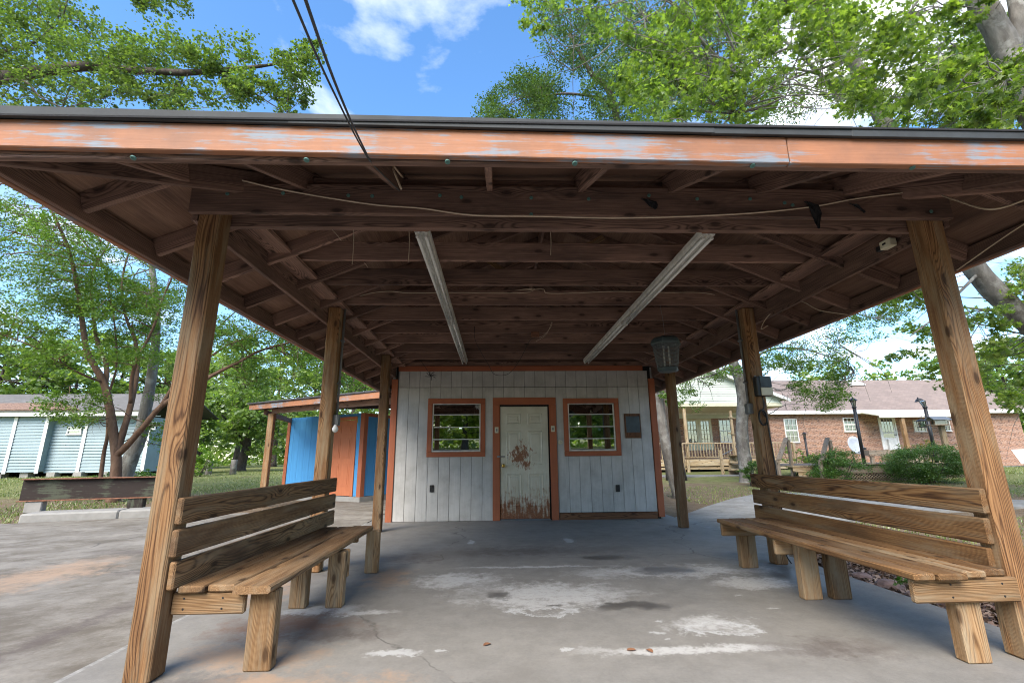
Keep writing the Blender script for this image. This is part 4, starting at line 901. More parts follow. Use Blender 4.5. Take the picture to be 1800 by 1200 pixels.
# porch gable
GY = 25.2; gx0, gx1 = 5.6, 15.95; ga = (gx0+gx1)/2; ge, gt = 4.05, 6.0
n_l = 17; V = []; F = []
for i in range(n_l):
    za, zb = 3.86+(gt-3.86)*i/n_l, 3.86+(gt-3.86)*(i+1)/n_l
    def half(z): return min(gx1-ga-.35, max(.02, (gt+.08-z)/(gt-ge)*(gx1-ga)))
    ha, hb = half(za), half(zb); b = len(V)
    V += [(ga-ha, GY-.025, za), (ga+ha, GY-.025, za), (ga+hb, GY, zb), (ga-hb, GY, zb), (ga-ha, GY, za), (ga+ha, GY, za)]; F += [(b, b+1, b+2, b+3), (b+4, b+5, b+1, b)]
g = link('gable_siding', poly_me('gable_siding', V, F, CREAMVINYL), H); g['kind'] = 'stuff'
block('gable_beam', (gx0+.3, GY-.03, 3.68), (gx1-.3, GY+.22, 3.855), CREAM, H)
for s, xe in ((-1, gx0), (1, gx1)):
    strip_obj('porch_roof', [(xe, GY-.35, ge-.05), (xe, HY+3.0, ge-.05), (ga, HY+3.0, gt+.12), (ga, GY-.35, gt+.12)], .05, PINKROOF, H)
    board('barge_board', (xe, GY-.37, ge-.10), (ga, GY-.37, gt+.07), .03, .16, WHITEP, H)
    board('gable_soffit', (xe-s*.1, GY-.17, ge-.1), (ga, GY-.17, gt-.02), .30, .02, CREAMVINYL, H)
block('porch_ceiling', (gx0+.2, GY+.2, 3.66), (gx1-.2, HY, 3.70), CREAM, H); wall_with_holes('porch_wall_head', gx0, gx1, 3.36, 3.66, HY-.06, HY-.01, [], CREAMVINYL, H)
for u in (1347, 1206, 1170):
    q = pt(u, 760, GY+.1); block('porch_post', (q.x-.07, GY+.05, .9), (q.x+.07, GY+.19, 3.68), DECKW, H, axis=2)
# --- porch deck with railing
PD = thing('porch_deck', (10, GY, gz(10, GY)), 'raised timber porch deck with a baluster railing before the french doors', 'deck')
block('deck_boards', (5.4, GY, .86), (16, HY-.06, .90), DECKW, PD); block('rim_joist', (5.4, GY-.045, .56), (16, GY-.002, .895), DECKW, PD); block('lower_board', (5.4, GY-.03, .38), (16, GY+.01, .50), DECKW, PD)
for x in (6.2, 8.1, 9.85, 10.1, 12.4, 14.4, 15.9):
    block('deck_post', (x-.07, GY-.15, gz(x, GY)-.1), (x+.07, GY-.05, 1.72 if x in (9.85, 14.4, 15.9, 6.2, 8.1) else .9), DECKW, PD, axis=2)
block('porch_shade_sheet', (5.5, GY+.5, .05), (15.9, GY+.54, .56), DARK, PD)  # added black sheet, stands for the shade below the porch deck
block('top_rail', (9.9, GY-.09, 1.70), (15.9, GY-.01, 1.76), DECKW, PD); block('bottom_rail', (9.9, GY-.06, .98), (15.9, GY-.02, 1.04), DECKW, PD)
block('top_rail', (5.4, GY-.09, 1.70), (9.0, GY-.01, 1.76), DECKW, PD)
for k in range(37): block('baluster', (10.05+k*.158, GY-.075, 1.042), (10.085+k*.158, GY-.035, 1.698), DECKW, PD, 0, 2)
for k in range(14): block('baluster', (5.5+k*.25, GY-.075, .9), (5.54+k*.25, GY-.035, 1.698), DECKW, PD, 0, 2)
# little stair and chain by the trunk
ST = thing('porch_steps', tuple(pt(1292, 830, 22.6)), 'short timber steps rising to the porch beside the grey trunk', 'steps')
for k in range(3):
    q0, q1 = pt(1284, 826-k*13, 22.4+k*.5), pt(1306, 826-k*13, 22.4+k*.5); block('tread', (q0.x, q0.y-.2, q0.z-.02), (q1.x, q0.y+.25, q0.z+.03), DECKW, ST); block('riser', (q0.x+.02, q0.y+.20, q0.z-.28), (q1.x-.02, q0.y+.24, q0.z-.025), DECKW, ST)
q = pt(1269, 815, 23); block('newel', (q.x-.06, 22.95, gz(11, 23)-.05), (q.x+.06, 23.07, 1.35), DECKW, ST, axis=2)
q1 = pt(1297, 783, 23.8); tube('chain', [Vector((q.x, 23, 1.1)), (Vector((q.x, 23, 1.1))+q1)/2+Vector((0, 0, -.04)), q1], .02, GREYM, ST, 5)
q = pt(1288, 760, 23.5); T = tag(block('bare_pole', (q.x-.05, 23.45, .2), (q.x+.05, 23.55, pt(1288, 722, 23.5).z), DECKW, None, axis=2), 'thin bare wooden pole with cross arms standing before the porch', 'pole')
for v in (735, 763): qq = pt(1288, v, 23.42); board('cross_arm', qq+Vector((-.22, 0, .06)), qq+Vector((.35, 0, -.05)), .04, .05, DECKW, T)

# --- planted deck with stairs nearer to the pavilion
DK = thing('garden_deck', (13.2, 18.2, gz(13, 18)), 'low grey timber deck with lattice skirt and stairs on the lawn', 'deck')
block('deck_boards', (10.6, 17.52, .69), (18.2, 21.4, .725), GREYW, DK)
for a, b in ((12.25, 14.3), (14.305, 18.2)): block('rim_board', (a, 17.47, .42), (b, 17.515, .71), GREYW, DK)
block('cap_board', (12.2, 17.40, .727), (18.2, 17.58, .765), GREYW, DK)
lat = Tubes(); gzd = gz(14, 17.5)
for k in range(46):
    x = 12.2+k*.13
    for s in (-1, 1): lat.add([(x, 17.52+.012*s, gzd-.05), (x+s*.45, 17.52+.012*s, .43)], .016, 4)
o = lat.build('lattice', GREYW, DK, False); o['kind'] = 'stuff'
block('deck_shade_sheet', (12.4, 18.6, .0), (18.1, 18.65, .68), DARK, DK)  # shade under the deck, put in as a near-black sheet behind the lattice
for x in (12.3, 14.3, 16.3, 18.1): block('post', (x-.05, 17.53, gzd-.1), (x+.05, 17.63, .69), GREYW, DK, axis=2)
for k in range(4):
    y0 = 16.35+k*.29; z = .17+k*.165
    block('tread', (10.75, y0, z), (12.2, y0+.30, z+.04), DECKW, DK); block('riser', (10.77, y0+.02, z-.15), (12.18, y0+.04, z-.003), DECKW, DK)
for ua, ub in ((1366, 1385), (1441, 1458)):
    p0, p1 = pt(ua, 806, 16.2), pt(ub, 771, 17.5); o = board('hand_rail', p0+Vector((0, -.08, -.03)), p1+Vector((0, .1, .04)), .15, .045, GREYW, DK)
    for p_, zb in ((p0, gz(11, 16)), (p1, .3)): block('rail_post', (p_.x-.05, p_.y-.05, zb-.1), (p_.x+.05, p_.y+.05, p_.z-.04), GREYW, DK, axis=2)
q0, q1 = pt(1526, 796, 19.4), pt(1600, 796, 19.4)
DB = thing('deck_bench', (q0.x, 19.4, .73), 'grey timber bench on the garden deck below the satellite dish', 'bench')
block('seat', (q0.x, 19.35, q0.z-.12), (q1.x+1.6, 19.75, q0.z+.12), GREYW, DB)
for x in (q0.x+.1, q0.x+1.1, q1.x+.6): block('leg', (x, 19.4, .727), (x+.14, 19.5, q0.z-.122), GREYW, DB, axis=2)

# --- lamp posts
def lamp_post(u, vtop, Y, base, label, s=1.0, tilt=0):
    top = pt(u, vtop, Y); x = top.x; zt = top.z
    L = thing('lamp_post', (x, Y, base), label, 'lamp post', 'black lantern posts by the garden deck')
    hz = zt-.42*s
    tube('pole', [(x, Y, base-.05), (x, Y, hz)], .062*s, BLACK, L, 10, 0); lathe('collar', [(.07*s, 0), (.085*s, .02), (.085*s, .05), (.05*s, .08)], BLACK, L, (x, Y, hz-.04), 10)
    Mh = Matrix.Translation((x, Y, hz)) @ Matrix.Rotation(tilt, 4, 'Y')
    G = lathe('lantern_glass', [(.055*s, .04*s), (.105*s, .25*s)], GLASS2, L, (x, Y, hz), 6, smooth=False)
    C = lathe('lantern_cap', [(.15*s, .25*s), (.155*s, .265*s), (.08*s, .34*s), (.025*s, .37*s), (.02*s, .40*s), (.004*s, .43*s)], BLACK, L, (x, Y, hz), 8, smooth=False)
    fr = Tubes()
    for k in range(6):
        a = k*math.pi/3; fr.add([(x+.058*s*math.cos(a), Y+.058*s*math.sin(a), hz+.03*s), (x+.112*s*math.cos(a), Y+.112*s*math.sin(a), hz+.26*s)], .008*s, 4)
    f = fr.build('lantern_frame', BLACK, L, False); bl = lathe('bulb', [(.02*s, .05*s), (.03*s, .12*s), (.02*s, .18*s)], WHITEP, L, (x, Y, hz), 8)
    if tilt:
        for o_ in (G, C, bl): o_.matrix_basis = Mh @ WM[o_].__copy__() if False else (Mh @ Matrix.Translation((-x, -Y, -hz)) @ WM[o_])
        C.matrix_basis = Matrix.Translation((-.12, 0, .0)) @ C.matrix_basis
        f.matrix_basis = Mh @ Matrix.Translation((-x, -Y, -hz))
lamp_post(1498, 697, 18.5, .727, 'upright black lantern post left of the satellite dish on the garden deck')
lamp_post(1622, 697, 18.5, .727, 'black lantern post whose broken lantern cap hangs off to the left', 1.0, rad(-16))
lamp_post(1413, 758, 23.0, gz(15, 23), 'small black lantern post close to the brick wall', .75)
# --- satellite dish
q = pt(1501, 783, 22); SDh = thing('satellite_dish', (q.x, q.y, .7), 'round pale grey satellite dish before the brick wall', 'satellite dish')
lathe('reflector', [(.005, 0), (.15, .012), (.30, .05), (.42, .10), (.425, .108), (.30, .062), (.15, .022), (.005, .010)], plain('dish_grey', (.42, .45, .50), .5), SDh, q, 24, (.18, -1, .25))
tube('mast', [(q.x, q.y+.15, gz(17, 22)), (q.x, q.y+.15, q.z), (q.x, q.y+.03, q.z)], .03, GREYM, SDh, 6, 0); tube('feed_arm', [(q.x, q.y, q.z-.38), (q.x+.1, q.y-.45, q.z-.16)], .018, GREYM, SDh, 6, 0); block('feed_horn', (q.x+.04, q.y-.53, q.z-.2), (q.x+.16, q.y-.43, q.z-.1), BLACK, SDh)
# --- bird feeders
q = pt(1661, 775, 17.6); BFp = thing('bird_feeder', (q.x, 17.6, gz(16, 17)), 'roofed grey bird feeder on a wooden post behind the bush', 'bird feeder')
block('post', (q.x-.09, 17.55, gz(16, 17)-.1), (q.x+.09, 17.67, 2.25), DECKW, BFp, axis=2)
q2 = pt(1648, 742, 17.5); block('tray', (q2.x-.3, 17.3, q2.z-.12), (q2.x+.32, 17.7, q2.z-.08), GREYW, BFp); block('seed_box', (q2.x-.2, 17.4, q2.z-.08), (q2.x+.22, 17.6, q2.z+.08), GLASS2, BFp)
strip_obj('feeder_roof', [(q2.x-.36, 17.25, q2.z+.06), (q2.x+.38, 17.25, q2.z+.06), (q2.x+.34, 17.5, q2.z+.2), (q2.x-.32, 17.5, q2.z+.2)], .03, GREYM, BFp); strip_obj('feeder_roof', [(q2.x+.38, 17.75, q2.z+.06), (q2.x-.36, 17.75, q2.z+.06), (q2.x-.32, 17.5, q2.z+.2), (q2.x+.34, 17.5, q2.z+.2)], .03, GREYM, BFp)
q3 = pt(1621, 744, 17.5); BF2 = thing('bird_feeder', q3, 'small black lantern-like bird feeder hanging left of the roofed feeder', 'bird feeder')
lathe('roof', [(.17, .08), (.17, .10), (.10, .15), (.02, .17)], BLACK, BF2, q3, 8, smooth=False); lathe('tray', [(.16, -.15), (.16, -.12)], BLACK, BF2, q3, 8, smooth=False); lathe('seed_tube', [(.10, -.12), (.10, .08)], GLASS2, BF2, q3, 8, smooth=False)
for k in range(4): a = k*math.pi/2+.4; board('bar', q3+Vector((.12*math.cos(a), .12*math.sin(a), -.12)), q3+Vector((.12*math.cos(a), .12*math.sin(a), .08)), .015, .015, BLACK, BF2, (1, 0, 0))
tube('hanger', [q3+Vector((0, 0, .17)), q3+Vector((.1, .0, .3)), Vector((q.x, 17.6, 2.2))], .012, BLACK, BF2, 5)
# --- leaning board with a faded emblem
p0, p1, p2 = pt(1776, 790, 26.6), pt(1812, 789, 26.6), pt(1792, 815, 26.3)
SG = thing('leaning_board', (p2.x, 26.4, gz(29, 26)), 'white board with a faded blue oval emblem leaning by the brick house corner', 'sign')
W_ = (p1-p0).length; xv = (p1-p0).normalized(); dn = Vector((.10, -.35, -.78)); cx = (p0+p1)/2
brd = board('panel', p0+dn*.5, p1+dn*.5, .025, dn.length, WHITEP, SG, -dn)
nn = xv.cross(-dn).normalized(); nn = nn if nn.y < 0 else -nn
lathe('emblem', [(.16, 0), (.16, .004)], plain('faded_blue', (.16, .22, .42), .7), SG, cx+dn*.48+nn*.016, 18, nn)
for t_ in (.1, .9): board('leg', p0.lerp(p1, t_)+dn*.9, p0.lerp(p1, t_)+dn*1.35+Vector((.25*(t_-.3), 0, 0)), .04, .04, DECKW, SG, (1, 0, 0))

# --- light blue house on piers
LHY = 26.0; lg = gz(-20, 20)
LH = thing('light_blue_house', (-20, LHY, lg), 'long low light blue lap-sided house raised on piers, seen past the left trees', 'house')
def lap_wall(x0, x1, y, z0, z1):
    V = []; F = []; n_ = int((z1-z0)/.15)
    for i in range(n_):
        a, b = z0+(z1-z0)*i/n_, z0+(z1-z0)*(i+1)/n_; k_ = len(V)
        V += [(x0, y-.055, a), (x1, y-.055, a), (x1, y-.005, b+.02), (x0, y-.005, b+.02), (x0, y, a), (x1, y, a)]; F += [(k_, k_+1, k_+2, k_+3), (k_+4, k_+5, k_+1, k_)]
    o = link('lap_siding', poly_me('lap_siding', V, F, PALEBLUE), LH); o['kind'] = 'stuff'; return o
lap_wall(-34, -23.42, LHY-.35, .58, 3.36); lap_wall(-23.42, -18.4, LHY, .52, 3.36)
block('wall_core', (-34, LHY-.33, .6), (-23.42, LHY+3.5, 3.36), PALEBLUE, LH); block('wall_core', (-23.41, LHY+.02, .54), (-18.41, LHY+3.5, 3.36), PALEBLUE, LH)
for x, y in ((-25.05, LHY-.35), (-23.45, LHY-.35), (-21.72, LHY), (-18.45, LHY)): block('corner_board', (x-.09, y-.085, .5), (x+.09, y-.056, 3.36), WHITEP, LH, axis=2)
block('eave_fascia', (-35, LHY-.75, 3.38), (-18.0, LHY-.70, 3.62), WHITEP, LH); block('soffit', (-35, LHY-.70, 3.39), (-18.0, LHY, 3.42), WHITEP, LH)
strip_obj('roof', [(-35, LHY-.8, 3.60), (-17.9, LHY-.8, 3.60), (-17.9, LHY+2.2, 4.85), (-33.2, LHY+2.2, 4.85)], .06, OLDROOF, LH); strip_obj('roof', [(-17.9, LHY+5.2, 3.60), (-35, LHY+5.2, 3.60), (-33.2, LHY+2.2, 4.85), (-17.9, LHY+2.2, 4.85)], .06, OLDROOF, LH)
o = strip_obj('leaf_litter', [(-35, LHY-.82, 3.67), (-21.6, LHY-.82, 3.67), (-23.6, LHY+.35, 4.155), (-34.8, LHY+.15, 4.07)], .05, LEAFLITTER, LH); o['kind'] = 'stuff'
W1 = px(121, 750, 146, 763, LHY); house_window(LH, W1[0], W1[1], W1[2], W1[3], LHY-.07, 1, 1, .06, WHITEP, DARK)
W1 = px(266, 741, 276, 754, LHY); house_window(LH, W1[0], W1[1], W1[2], W1[3], LHY-.07, 2, 1, .05, WHITEP, DARK)
for k in range(10): x = -31+k*1.32; block('pier', (x, LHY-.25, lg-.2), (x+.42, LHY+.15, .56), PIER, LH)
block('crawl_shade_sheet', (-34, LHY+1.2, lg-.2), (-18.5, LHY+1.25, .55), DARK, LH)  # black sheet added behind the piers as painted shade under the house

# --- mossy I-beam bench on a concrete kerb
kd_ = Vector((1.9, .62, 0)).normalized(); kn = Vector((-kd_.y, kd_.x, 0))
k0 = Vector((-9.05, 9.72, 0)); k1 = k0+kd_*2.75
KB = thing('kerb_block', (k0.x, k0.y, 0), 'long pale concrete kerb block at the edge of the driveway', 'kerb')
for i, (a, b) in enumerate(((0, 1.55), (1.555, 2.75))):
    p_, q_ = k0+kd_*a+kn*.34, k0+kd_*b+kn*.34; board('kerb_unit', p_+Vector((0, 0, .055)), q_+Vector((0, 0, .055)), .66, .19, PIER, KB, bev=.03)
IB = thing('beam_bench', (-8.6, 10.7, .13), 'dark mossy steel beam set on two stubs as a bench behind the kerb', 'bench')
b0, b1 = Vector((-9.55, 10.20, .56)), Vector((-6.95, 11.05, .56))
bd = (b1-b0).normalized(); bnm = Vector((-bd.y, bd.x, 0))
board('web', b0, b1, .03, .40, STEELBEAM, IB); board('top_flange', b0+Vector((0, 0, .21)), b1+Vector((0, 0, .21)), .20, .022, RUSTY, IB); board('bottom_flange', b0+Vector((0, 0, -.21)), b1+Vector((0, 0, -.21)), .24, .02, RUSTY, IB)
for t_ in (.10, .72):
    q = b0.lerp(b1, t_); board('stub', Vector((q.x, q.y, .12)), Vector((q.x, q.y, .338)), .20, .28, PIER if t_ < .5 else STEELBEAM, IB, bd, .015)

# ------------------------------------------------------------------ vegetation
LEAF_OVAL = (np.array([(0, -.5, 0), (.24, -.1, .05), (0, .5, 0), (-.24, -.1, .05)]), np.array([(0, 1, 2, 3)]))
LEAF_WIDE = (np.array([(0, -.45, 0), (.40, -.05, .08), (0, .5, -.03), (-.40, -.05, .08)]), np.array([(0, 1, 2, 3)]))
def maple_leaf():
    P = [(0, -.42), (.10, -.12), (.46, -.20), (.26, .04), (.52, .26), (.17, .20), (0, .58), (-.17, .20), (-.52, .26), (-.26, .04), (-.46, -.20), (-.10, -.12)]
    V = [(x, y, .10*abs(x)-.12*y*y) for x, y in P]+[(0, 0, .03)]
    return np.array(V), np.array([(i, (i+1) % 12, 12) for i in range(12)])
LEAF_MAPLE = maple_leaf()
def leaf_mesh(name, P, size, shape, mat, flat=.55, rng=RNG):
    n = len(P); SV, SF = shape; k = len(SV)
    N = rng.normal(size=(n, 3)); N[:, 2] = np.abs(N[:, 2])+flat; N /= np.linalg.norm(N, axis=1)[:, None]
    A = rng.normal(size=(n, 3)); A -= N*(A*N).sum(1)[:, None]; A /= np.linalg.norm(A, axis=1)[:, None]; B = np.cross(N, A)
    sz = size*rng.uniform(.65, 1.3, n)
    V = P[:, None, :]+sz[:, None, None]*(SV[None, :, 0, None]*A[:, None, :]+SV[None, :, 1, None]*B[:, None, :]+SV[None, :, 2, None]*N[:, None, :])
    F = (SF[None, :, :]+(np.arange(n)*k)[:, None, None]).reshape(-1, SF.shape[1])
    return np_mesh(name, V.reshape(-1, 3), F, mat)
def clump_points(C, R, n, rng=RNG):
    """leaf positions in sprays: each clump is a handful of flattened sub-sprays, so gaps stay between them"""
    out = []
    for c, r in zip(C, R):
        m = max(3, int(n*rng.uniform(.6, 1.4))); ns = max(3, m//22)
        d = rng.normal(size=(ns, 3)); d /= np.linalg.norm(d, axis=1)[:, None]; sc_ = c+d*(rng.uniform(.15, 1, ns)**.6)[:, None]*r*np.array([1, 1, .7])
        i = rng.integers(0, ns, m); out.append(sc_[i]+rng.normal(size=(m, 3))*r*np.array([.20, .20, .11]))
    return np.concatenate(out)
def grow_twigs(tb, limbs, C, rng, r0=.012, sides=4, sag=.0):
    pts_ = np.concatenate([np.array([tuple(q) for q in l]) for l in limbs])
    for c in C:
        d = np.linalg.norm(pts_-c, axis=1)+.6*np.maximum(0, pts_[:, 2]-c[2]); a = pts_[np.argmin(d)]; v = c-a; L = np.linalg.norm(v)
        if L < .05: continue
        j = rng.normal(size=(2, 3))*L*.10
        P = [a, a+v*.33+j[0]+np.array([0, 0, L*.07]), a+v*.68+j[1]+np.array([0, 0, L*.05]), c]
        rr = r0*(.6+.5*L); path = smooth_path([Vector(q) for q in P], 3); tb.add(path, np.linspace(rr, rr*.25, len(path)), sides)
        for _ in range(3):
            t = rng.uniform(.45, .95); b = a+v*t; e = b+rng.normal(size=3)*L*.22; tb.add([b, (b+e)/2+rng.normal(size=3)*L*.03, e], [rr*.4, rr*.28, rr*.1], 3)
def tree(name, label, limbs, C, R, nleaf, lsize, shape, lmat, bmat, group=None, cat='tree', base=None, flat=.55, twig=.012, seed=1, bare=()):
    rng = np.random.default_rng(seed)
    base = base or tuple(limbs[0][0][0])
    T = thing(name, base, label, cat, group)
    tb = Tubes(); paths = []
    for pts_, ra, rb in limbs:
        p_ = smooth_path(pts_, 5); n_ = len(p_); rr = np.linspace(0, 1, n_); rr = ra+(rb-ra)*rr**.8
        if pts_ is limbs[0][0]: rr[:3] *= (1.45, 1.2, 1.06)
        tb.add(p_, rr*(1+rng.uniform(-.05, .05, n_)), 10 if ra > .06 else 6); paths.append(p_)
    tb.build('trunk', bmat, T)
    C = np.array([tuple(c) for c in C]); R = np.array(R)
    tw = Tubes(); grow_twigs(tw, paths, C, rng, twig)
    for pb in bare: tw.add(smooth_path(pb, 4), np.linspace(twig*1.6, twig*.3, (len(pb)-1)*4+1), 4)
    tw.build('twigs', bmat, T)['kind'] = 'stuff'
    P = clump_points(C, R, nleaf, rng)
    P = P[P[:, 2] > .05]
    o = link('crown', leaf_mesh('crown', P, lsize, shape, lmat, flat, rng), T)
    return T
def px_clumps(regs, rng):
    C = []; R = []
    for (u0, u1, v0, v1, Y0, Y1, n, r) in regs:
        for _ in range(n):
            C.append(pt(rng.uniform(u0, u1), rng.uniform(v0, v1), rng.uniform(Y0, Y1))); R.append(r*rng.uniform(.7, 1.3))
    return C, R
G_MAPLE = leafmat('maple_leaf', [(.07, .12, .02), (.14, .21, .03), (.21, .29, .04), (.29, .36, .065)], .6)
G_OAK = leafmat('oak_leaf', [(.038, .075, .018), (.07, .125, .028), (.115, .175, .04)], .45)
G_CRAPE = leafmat('crape_leaf', [(.065, .125, .018), (.12, .205, .026), (.18, .27, .04)], .5)
G_TOPL = leafmat('left_leaf', [(.06, .105, .02), (.11, .17, .032), (.19, .25, .05)], .5)
G_FAR = leafmat('far_leaf', [(.11, .175, .045), (.17, .25, .06), (.24, .32, .085)], .58)
G_FARL = leafmat('far_light_leaf', [(.15, .225, .05), (.24, .32, .065), (.31, .39, .10)], .58)
G_BUSH = leafmat('bush_leaf', [(.045, .10, .018), (.08, .16, .025), (.125, .215, .04)], .4)
G_YEL = leafmat('yellow_bush_leaf', [(.14, .24, .02), (.22, .33, .03)], .5)
B_GREY = bark('grey_bark', (.085, .075, .065), (.21, .195, .175), 8, (.27, .265, .24)); B_BROWN = bark('brown_bark', (.085, .05, .034), (.20, .125, .085), 7); B_DARK = bark('dark_bark', (.045, .036, .03), (.12, .10, .085), 8)

def down(p, z=None): return Vector((p.x, p.y, gz(p.x, p.y)-.1 if z is None else z))
rg = np.random.default_rng(21)
# crape myrtle left of the pavilion, many-stemmed
YC = 14.0; P_ = lambda *q: [pt(u, v, Y) for u, v, Y in q]
b_ = down(pt(206, 842, YC))
limbs = [([b_]+P_((204, 830, YC), (203, 789, YC), (193, 720, YC), (182, 672, YC), (156, 625, 13.8), (148, 590, 13.6), (137, 512, 13.3), (122, 443, 13), (100, 390, 12.6), (70, 330, 12.2)), 0.156, 0.024),
         (P_((184, 680, YC), (187, 642, 14.2), (169, 590, 14.3), (161, 516, 14.4), (165, 473, 14.4), (195, 420, 14.5), (230, 330, 14.6)), 0.078, 0.016),
         (P_((203, 800, YC), (215, 763, 14.1), (230, 711, 14.2), (241, 650, 14.4), (238, 600, 14.5), (221, 555, 14.7), (215, 490, 15), (240, 400, 15.2)), 0.109, 0.020),
         (P_((230, 711, 14.2), (235, 650, 13.9), (269, 577, 13.6), (290, 516, 13.3), (320, 450, 13)), 0.062, 0.016),
         (P_((204, 800, YC), (221, 785, 13.9), (252, 750, 13.7), (282, 715, 13.5), (320, 690, 13.3), (365, 664, 13.1), (397, 647, 13), (422, 635, 12.9), (455, 617, 12.8), (495, 605, 12.7), (560, 590, 12.6)), 0.101, 0.016),
         (P_((282, 715, 13.5), (310, 672, 13.4), (340, 645, 13.3), (370, 626, 13.2), (400, 607, 13.1), (430, 595, 13), (457, 584, 12.9), (500, 560, 12.8)), 0.055, 0.012),
         (P_((320, 690, 13.3), (345, 620, 13.6), (400, 560, 13.8), (450, 520, 14)), 0.039, 0.012),
         ([down(pt(180, 842, 14.3))]+P_((182, 800, 14.3), (189, 763, 14.3), (190, 700, 14.4), (205, 640, 14.6), (200, 560, 14.8), (185, 470, 15)), 0.062, 0.016),
         (P_((182, 672, YC), (150, 660, 13.5), (110, 640, 13.1), (60, 610, 12.7), (10, 590, 12.4), (-60, 560, 12)), 0.039, 0.010)]
C, R = px_clumps([(-60, 120, 330, 480, 11.5, 14.5, 40, .55), (60, 330, 400, 560, 12.5, 16, 60, .55), (-40, 200, 480, 640, 11.8, 15, 44, .5), (180, 330, 500, 660, 12.8, 16, 40, .5), (370, 560, 540, 650, 11.8, 14.5, 40, .5), (430, 700, 590, 690, 12, 15, 34, .5), (90, 170, 690, 740, 12.4, 13.4, 9, .38), (-160, 0, 380, 640, 11, 15, 12, .6), (150, 420, 180, 380, 13, 17, 22, .7), (255, 300, 690, 790, 14.5, 15.5, 5, .3)], rg)
tree('crape_myrtle', 'many-stemmed brown-barked tree with airy green leaves behind the beam bench', limbs, C, R, 330, .075, LEAF_OVAL, G_CRAPE, B_BROWN, base=tuple(down(pt(206, 842, YC), gz(-9, 14))), seed=3)
# grey trunk leaning behind it
limbs = [([down(pt(216, 845, 17.5))]+P_((224, 820, 17.5), (247, 763, 17.5), (256, 720, 17.4), (268, 650, 17.3), (275, 560, 17.2), (265, 450, 17)), .30, .10)]
C, R = px_clumps([(200, 330, 420, 620, 16.5, 19, 16, .7), (60, 200, 380, 540, 17, 19, 10, .7)], rg)
tree('grey_trunk_tree', 'thick grey trunk leaning right behind the many-stemmed tree', limbs, C, R, 120, .11, LEAF_OVAL, G_FAR, B_GREY, seed=4)
# overhanging branch, upper left
YT = 8.0
limbs = [([Vector((-12.5, 9.5, -.1)), Vector((-12.4, 9.4, 3)), Vector((-12, 9.2, 5.5)), pt(-150, 190, 8.4), pt(-60, 150, 8.2)]+P_((60, 128, YT), (150, 117, YT), (240, 124, YT), (330, 128, 7.9), (400, 122, 7.8), (470, 115, 7.7), (545, 100, 7.6)), .22, .012),
         (P_((-60, 150, 8.2), (0, 95, 8.3), (60, 75, 8.4), (110, 33, 8.5)), .05, .015), (P_((-80, 160, 8.2), (30, 140, 7.6), (70, 170, 7.5), (110, 190, 7.4)), .03, .01), (P_((380, 125, 7.8), (430, 152, 7.7), (480, 185, 7.6), (520, 205, 7.6)), .02, .006),
         (P_((-120, 180, 8.3), (-60, 60, 8.6), (40, -40, 8.8), (160, -120, 9)), .09, .03), (P_((160, -120, 9), (230, -60, 8.6), (300, -10, 8.4)), .03, .01)]
C, R = px_clumps([(-60, 160, 0, 195, 7.3, 9.5, 80, .40), (140, 310, 70, 195, 7.3, 9, 44, .34), (300, 440, 75, 175, 7.3, 8.3, 22, .30), (430, 555, 75, 150, 7.3, 8, 16, .26), (240, 340, -10, 18, 8, 8.6, 7, .26), (350, 545, 150, 200, 7.4, 8, 7, .22), (-160, 100, -160, 0, 7.5, 10, 30, .5), (100, 330, -160, -40, 8, 10, 14, .45)], rg)
tree('overhanging_tree', 'tree at the far left whose leafy branch reaches over the roof edge', limbs, C, R, 210, .060, LEAF_WIDE, G_TOPL, B_DARK, seed=5, base=(-12.5, 9.5, -.06), twig=.008)
# maples over the right half of the roof
limbs = [([Vector((14.6, 9.8, -.1)), Vector((14.3, 9.8, 1.0)), Vector((13.2, 9.6, 2.6))]+P_((1800, 560, 9.3), (1712, 470, 9.2), (1640, 350, 9.1), (1560, 225, 9), (1500, 110, 8.9), (1440, 45, 8.8), (1375, -10, 8.7), (1250, -120, 8.6)), .30, .10),
         (P_((1480, 85, 8.9), (1450, 20, 8.6), (1415, -5, 8.5), (1380, -60, 8.4)), .11, .04), (P_((1460, 80, 8.8), (1400, 82, 8.4), (1350, 100, 8), (1310, 130, 7.6)), .05, .012), (P_((1480, 110, 8.9), (1400, 135, 8.4), (1330, 170, 8), (1290, 200, 7.8)), .035, .01),
         (P_((1485, 175, 9.2), (1440, 130, 9.5), (1400, 90, 9.8), (1340, 40, 10)), .07, .03), (P_((1437, 130, 9.5), (1390, 120, 9.4), (1330, 118, 9.3), (1260, 108, 9.2)), .035, .008),
         (P_((1500, 110, 8.9), (1560, 60, 8.6), (1600, 20, 8.4), (1640, -40, 8.2)), .05, .02), (P_((1720, 480, 9.2), (1680, 520, 8.8), (1640, 560, 8.5), (1600, 590, 8.3)), .04, .01), (P_((1760, 545, 9.2), (1740, 545, 8.8), (1695, 540, 8.5)), .05, .015)]
C, R = px_clumps([(1100, 1500, -10, 225, 6.5, 10.5, 100, .44), (1480, 1800, 40, 230, 6, 9.5, 74, .42), (930, 1150, -30, 60, 7, 9.5, 12, .4), (1150, 1260, 60, 215, 6.5, 9, 18, .4), (1100, 1800, -200, -10, 6.5, 11, 60, .55), (1700, 1830, 470, 620, 8, 11.5, 14, .4), (1690, 1820, 600, 720, 9.5, 13, 16, .45), (1590, 1700, 560, 660, 9.5, 12.5, 10, .34), (1820, 2050, 200, 700, 8, 12, 24, .6), (1560, 1660, 490, 545, 9, 10.5, 8, .35)], rg)
